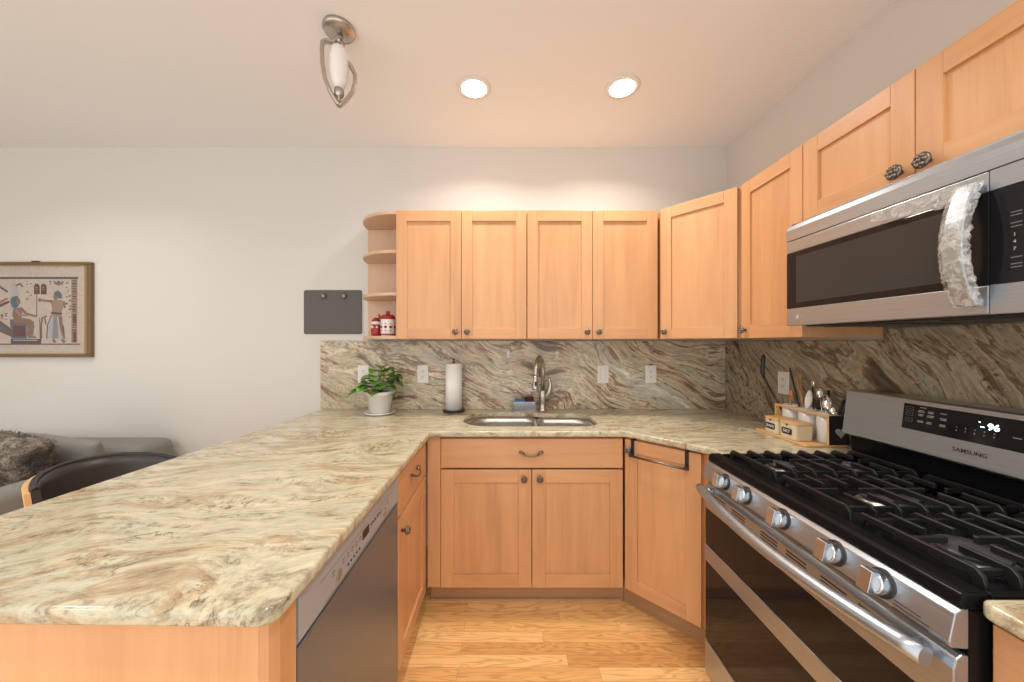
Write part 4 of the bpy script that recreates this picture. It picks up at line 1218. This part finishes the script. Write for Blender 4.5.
# ------------------------------------------------------------------ framed picture (ancient Egyptian style scene)
r = empty('framed_picture', 'framed Egyptian style papyrus print on the wall', 'picture', (0, 0, 0))
PX1, PZ0, PZ1 = -2.777, 1.271, 1.905
PX0 = PX1 - 0.98
b = MB()
fw = 0.026
b.box(PX0, PX1, -0.026, -0.001, PZ0, PZ0 + fw * 0.7, FRAMEB); b.box(PX0, PX1, -0.026, -0.001, PZ1 - fw * 0.7, PZ1, FRAMEB)
b.box(PX0, PX0 + fw, -0.026, -0.001, PZ0 + fw * 0.7, PZ1 - fw * 0.7, FRAMEB); b.box(PX1 - fw, PX1, -0.026, -0.001, PZ0 + fw * 0.7, PZ1 - fw * 0.7, FRAMEB)
fr = b.build('frame', r, bevel=0.003)
b = MB()
a0, a1, c0, c1 = PX0 + fw, PX1 - fw, PZ0 + fw * 0.7, PZ1 - fw * 0.7
g = 0.009
b.box(a0, a1, -0.022, -0.004, c0, c0 + g * 0.6, GOLD); b.box(a0, a1, -0.022, -0.004, c1 - g * 0.6, c1, GOLD); b.box(a0, a0 + g, -0.022, -0.004, c0, c1, GOLD); b.box(a1 - g - 0.008, a1, -0.022, -0.004, c0, c1, GOLD)
b.build('gold_liner', fr)
MB().box(PX1 - 0.40, PX1 - 0.36, -0.02, -0.004, PZ1, PZ1 + 0.008, DARKPL).build('hanger', fr)
def pm(n_, c): return plain('print_' + n_, c, 0.8)
MATC = fabric('print_papyrus', (0.74, 0.63, 0.54), (0.84, 0.74, 0.65), 60, 0.85, 0.05)
CI = {'ink': pm('ink', (0.05, 0.045, 0.05)), 'navy': pm('navy', (0.06, 0.09, 0.14)), 'teal': pm('teal', (0.07, 0.20, 0.27)), 'red': pm('red', (0.16, 0.05, 0.045)),
      'skin': pm('skin', (0.34, 0.19, 0.13)), 'tan': pm('tan', (0.45, 0.33, 0.24)), 'white': pm('white', (0.62, 0.62, 0.63)), 'lilac': pm('lilac', (0.36, 0.34, 0.38)), 'brown': pm('brown', (0.20, 0.12, 0.08)), 'slate': pm('slate', (0.15, 0.17, 0.23))}
b = MB(); b.box(a0 + g, a1 - g, -0.008, -0.004, c0 + 0.003, c1 - 0.003, MATC)
layer = [0.0083]
def A(zx, zy): return ((zx / 6.2 - 508) * 0.00672, 1.372 - (255 + zy / 6.2 - 342) * 0.00672)
def shp(key, pts):
    layer[0] += 0.00002
    b.prism([A(*p) for p in pts], -layer[0], -0.0079, CI[key], 'y')
def rect(key, x0, y0, x1, y1): shp(key, [(x0, y0), (x1, y0), (x1, y1), (x0, y1)])
def limb(key, pts, w0, w1=None):
    w1 = w1 or w0
    n_ = len(pts); Lf, Rt = [], []
    for k, p in enumerate(pts):
        a, c = pts[max(k - 1, 0)], pts[min(k + 1, n_ - 1)]
        d = Vector((c[0] - a[0], c[1] - a[1])).normalized(); w_ = w0 + (w1 - w0) * k / (n_ - 1)
        Lf.append((p[0] - d.y * w_, p[1] + d.x * w_)); Rt.append((p[0] + d.y * w_, p[1] - d.x * w_))
    shp(key, Lf + Rt[::-1])
def ell(key, cx, cy, rx, ry, n_=16): shp(key, [(cx + rx * math.cos(2 * PI * k / n_), cy + ry * math.sin(2 * PI * k / n_)) for k in range(n_)])
rect('navy', -300, 138, 495, 150); rect('brown', -300, 549, 508, 557); rect('tan', 453, 152, 490, 545)
random.seed(21)
for k in range(24):
    y = 158 + k * 16
    rect(random.choice(['red', 'brown', 'slate', 'red']), 460, y, 484, y + random.choice([5, 8, 10]))
rect('red', 465, 365, 484, 425); rect('red', 465, 475, 484, 540)
# kneeling/seated king
limb('slate', [(85, 400), (90, 460), (92, 515)], 12); rect('slate', 85, 425, 178, 518); rect('red', 95, 440, 168, 505)
rect('navy', 80, 520, 268, 550); rect('white', 95, 526, 245, 532); rect('red', 85, 540, 255, 546)
shp('skin', [(95, 335), (140, 325), (150, 360), (140, 400), (100, 405), (88, 370)])
limb('skin', [(98, 405), (150, 408), (205, 415)], 22, 15); limb('skin', [(205, 410), (212, 450), (208, 500)], 15, 9); limb('skin', [(190, 415), (192, 460), (188, 500)], 12, 8); limb('skin', [(185, 506), (235, 510)], 7, 5)
limb('skin', [(140, 330), (175, 365), (240, 382)], 9, 6); limb('tan', [(110, 340), (140, 375), (185, 375)], 8, 5)
ell('teal', 105, 290, 27, 42); ell('skin', 125, 288, 14, 20); shp('white', [(85, 262), (132, 252), (115, 185), (98, 170), (76, 178)]); limb('slate', [(110, 190), (140, 180), (152, 200)], 5)
limb('brown', [(240, 250), (240, 380)], 2); limb('brown', [(258, 390), (262, 545)], 2)
# standing figure
shp('white', [(330, 375), (378, 372), (415, 520), (300, 520), (305, 430)]); shp('lilac', [(345, 380), (365, 380), (375, 518), (335, 518)]); limb('red', [(332, 375), (308, 430), (302, 520)], 3); limb('red', [(378, 375), (404, 450), (412, 520)], 3)
limb('skin', [(385, 380), (392, 450), (408, 515)], 10, 7)
shp('tan', [(325, 290), (350, 278), (385, 280), (412, 290), (400, 330), (385, 385), (330, 380), (336, 330)]); limb('skin', [(340, 290), (300, 285), (255, 280)], 8, 5); limb('skin', [(408, 290), (413, 330)], 7, 5); ell('skin', 258, 280, 9, 12)
limb('red', [(330, 360), (395, 365)], 6); limb('skin', [(340, 525), (355, 540)], 8); limb('skin', [(395, 522), (412, 542)], 8)
ell('skin', 357, 262, 14, 18); shp('teal', [(345, 250), (352, 230), (372, 222), (392, 240), (396, 270), (375, 272), (368, 252)])
limb('brown', [(300, 380), (275, 390), (268, 430), (268, 520)], 4); limb('brown', [(290, 390), (295, 430)], 3)
for x0 in (224, 266): shp('red', [(x0, 245), (x0, 195), (x0 + 8, 180), (x0 + 24, 180), (x0 + 34, 195), (x0 + 34, 245)]); rect('tan', x0 + 8, 200, x0 + 24, 206); rect('tan', x0 + 8, 214, x0 + 24, 218)
ell('tan', 375, 178, 30, 10); ell('brown', 375, 172, 9, 9); limb('brown', [(345, 165), (375, 190), (405, 165)], 3)
for k in range(46):
    cx = random.choice([178, 200, 320, 420, 430, 440, 20, 45]); y = random.uniform(160, 400) if cx > 400 else random.uniform(158, 300) if cx > 100 else random.uniform(360, 400)
    if 300 < cx < 330: y = random.uniform(160, 190)
    rect(random.choice(['brown', 'slate', 'red', 'tan']), cx, y, cx + random.uniform(5, 14), y + random.uniform(3, 8))
# winged figure at the left
shp('brown', [(-60, 380), (0, 400), (60, 440), (105, 490), (80, 505), (20, 480), (-60, 450)]); shp('teal', [(-60, 395), (0, 420), (50, 450), (60, 470), (10, 460), (-60, 430)])
limb('red', [(-60, 365), (0, 320), (70, 290)], 14, 5); limb('skin', [(-60, 345), (0, 300), (60, 270)], 8, 4); limb('slate', [(0, 190), (60, 230)], 6); ell('skin', -40, 260, 22, 30); ell('navy', -55, 245, 22, 32)
b.build('papyrus_print', r)
b = MB(); b.box(a0 + g, a1 - g, -0.0135, -0.012, c0 + 0.003, c1 - 0.003, plain('picture_glass', (1, 1, 1), 0.03, trans=1.0, spec=0.5)); b.build('glass', r)

# ------------------------------------------------------------------ sofa, cushions
r = empty('sofa', 'grey fabric sofa along the back wall beyond the peninsula', 'sofa', (0, 0, 0))
b = MB(); b.box(-4.3, -2.16, -1.02, -0.06, 0.12, 0.30, SOFA); b.build('base', r, bevel=0.02, seg=3)
b = MB(); b.box(-4.1, -2.18, -0.30, -0.04, 0.302, 0.755, SOFA); b.build('backrest', r, bevel=0.06, seg=5)
b = MB(); b.box(-2.235, -2.10, -1.04, -0.31, 0.302, 0.745, SOFA); b.build('armrest', r, bevel=0.05, seg=5)
for x0, x1 in ((-3.25, -2.245), (-4.1, -3.26)):
    b = MB(); b.box(x0, x1, -1.03, -0.31, 0.302, 0.46, SOFA); b.build('seat_cushion', r, bevel=0.04, seg=4)
for x in (-4.2, -2.26):
    for y in (-0.95, -0.15):
        b = MB(); b.lathe([(0.018, 0), (0.025, 0.119)], (x, y, 0), PLY, 12); b.build('leg', r)


def pillow(name, m, M_, w_, h_, t_, fur=False, sub=28):
    b = MB(); b.mi(m)
    sides = []
    for s in (-1, 1):
        grid = []
        for i in range(sub + 1):
            row = []
            for j in range(sub + 1):
                u, v = i / sub * 2 - 1, j / sub * 2 - 1
                e = (max(0, 1 - u ** 4) * max(0, 1 - v ** 4)) ** 0.5
                pin = 1 - 0.06 * (1 - abs(u) ** 2) * abs(v) ** 4; pin2 = 1 - 0.06 * (1 - abs(v) ** 2) * abs(u) ** 4
                p = Vector((u * w_ / 2 * pin2, s * (t_ / 2) * e, v * h_ / 2 * pin))
                d = mnoise.noise(p * 6 + Vector((3, 1, 2))) * (0.03 if fur else 0.010) * e
                d += (mnoise.noise(p * 22) * 0.012 * e if fur else 0)
                p.y += s * d
                row.append(p)
            grid.append(row)
        sides.append(grid)
    vid = {}
    def V(s, i, j):
        if i in (0, sub) or j in (0, sub): s = 0
        if (s, i, j) not in vid: vid[(s, i, j)] = b.bm.verts.new(M_ @ sides[s][i][j])
        return vid[(s, i, j)]
    for s in (0, 1):
        for i in range(sub):
            for j in range(sub):
                b.bm.faces.new([V(s, i, j), V(s, i + 1, j), V(s, i + 1, j + 1), V(s, i, j + 1)]).smooth = True
    if fur:
        b.bm.verts.ensure_lookup_table(); b.bm.normal_update()
        random.seed(9)
        fs = list(b.bm.faces)
        cen = M_ @ Vector((0, 0, 0))
        for f in fs:
            c = f.calc_center_median(); nrm = (c - cen).normalized()
            for q in range(5):
                o_ = c + Vector((random.uniform(-1, 1), random.uniform(-1, 1), random.uniform(-1, 1))) * 0.010
                d = (nrm * 0.8 + Vector((random.uniform(-1, 1), random.uniform(-1, 1), random.uniform(-1, 0.4))) * 0.8).normalized() * random.uniform(0.010, 0.022)
                s_ = d.cross(Vector((random.uniform(-1, 1), random.uniform(-1, 1), 0.3))).normalized() * 0.0016
                vs = [b.bm.verts.new(o_ - s_), b.bm.verts.new(o_ + s_), b.bm.verts.new(o_ + d)]
                b.bm.faces.new(vs)
    return b.build(name)
o = pillow('throw_pillow', CUSH, Matrix.Translation((-2.475, -0.395, 0.675)) @ Matrix.Rotation(0.12, 4, 'Y') @ Matrix.Rotation(0.25, 4, 'X'), 0.45, 0.38, 0.12)
tag(o, 'plain grey throw pillow leaning on the sofa backrest', 'pillow')
o = pillow('fur_pillow', FUR, Matrix.Translation((-2.52, -0.63, 0.735)) @ Matrix.Rotation(0.15, 4, 'Z') @ Matrix.Rotation(0.22, 4, 'Y') @ Matrix.Rotation(0.15, 4, 'X'), 0.42, 0.40, 0.20, True)
tag(o, 'brown and grey furry pillow on the sofa at the picture edge', 'pillow')

# ------------------------------------------------------------------ bar stool
r = empty('bar_stool', 'curved black leatherette stool behind the peninsula with pale wood edge', 'stool', (-1.45, -1.035, 0))
def arcpt(a, rad, sx=1.0): return (-rad * math.cos(a) * sx, rad * 1.0 * math.sin(a))
b = MB(); b2 = MB(); b.mi(LEATHER); b2.mi(PLY)
NA, NZ = 36, 8
A0 = -1.12
def shell(bb, off0, off1, zlo, zhi_fn, mat):
    i = bb.mi(mat)
    A_, B_ = [], []
    for k in range(NA + 1):
        a = A0 + (1.62 - A0) * k / NA
        colA, colB = [], []
        zt = zhi_fn(a)
        for j in range(NZ + 1):
            z = zlo + (zt - zlo) * j / NZ
            rad = 0.188 + 0.027 * ((z - zlo) / 0.3)
            colA.append(bb.bm.verts.new((*arcpt(a, rad + off0), z))); colB.append(bb.bm.verts.new((*arcpt(a, rad + off1), z)))
        A_.append(colA); B_.append(colB)
    for G_ in (A_, B_):
        for k in range(NA):
            for j in range(NZ):
                f = bb.bm.faces.new([G_[k][j], G_[k + 1][j], G_[k + 1][j + 1], G_[k][j + 1]]); f.smooth = True; f.material_index = i
    for k in range(NA):
        for j in (0, NZ):
            bb.bm.faces.new([A_[k][j], A_[k + 1][j], B_[k + 1][j], B_[k][j]]).material_index = i
    for k in (0, NA):
        for j in range(NZ): bb.bm.faces.new([A_[k][j], A_[k][j + 1], B_[k][j + 1], B_[k][j]]).material_index = i
zt = lambda a: 0.912 - 0.052 * (abs(a) / 1.62) ** 2
shell(b, -0.018, 0.0, 0.62, lambda a: zt(a), LEATHER)
bk = b.build('back_cushion', r)
shell(b2, 0.0005, 0.014, 0.60, lambda a: zt(a) - 0.004, PLY)
b2.build('wooden_shell', r)
b = MB(); b.tube([(*arcpt(A0 + (1.62 - A0) * k / NA, 0.188 + 0.027 * ((zt(A0 + (1.62 - A0) * k / NA) - 0.62) / 0.3) - 0.008), zt(A0 + (1.62 - A0) * k / NA) + 0.002) for k in range(NA + 1)], 0.009, DARKPL, 10); b.build('piping', r)
b = MB(); b.lathe([(0.12, 0.60), (0.155, 0.61), (0.160, 0.65), (0.145, 0.67), (0.05, 0.675)], (0, 0, 0), LEATHER, 36); b.build('seat', r)
for sx in (-1, 1):
    for sy in (-1, 1):
        b = MB(); b.tube([(sx * 0.11, sy * 0.11, 0.60), (sx * 0.19, sy * 0.19, 0.0)], [0.015, 0.011], PLY, 12); b.build('leg', r)
b = MB(); b.tube([(0.168 * math.cos(2 * PI * k / 32) * 1.0, 0.168 * math.sin(2 * PI * k / 32), 0.25) for k in range(33)], 0.007, DARKPL, 8); b.build('footrest', r)
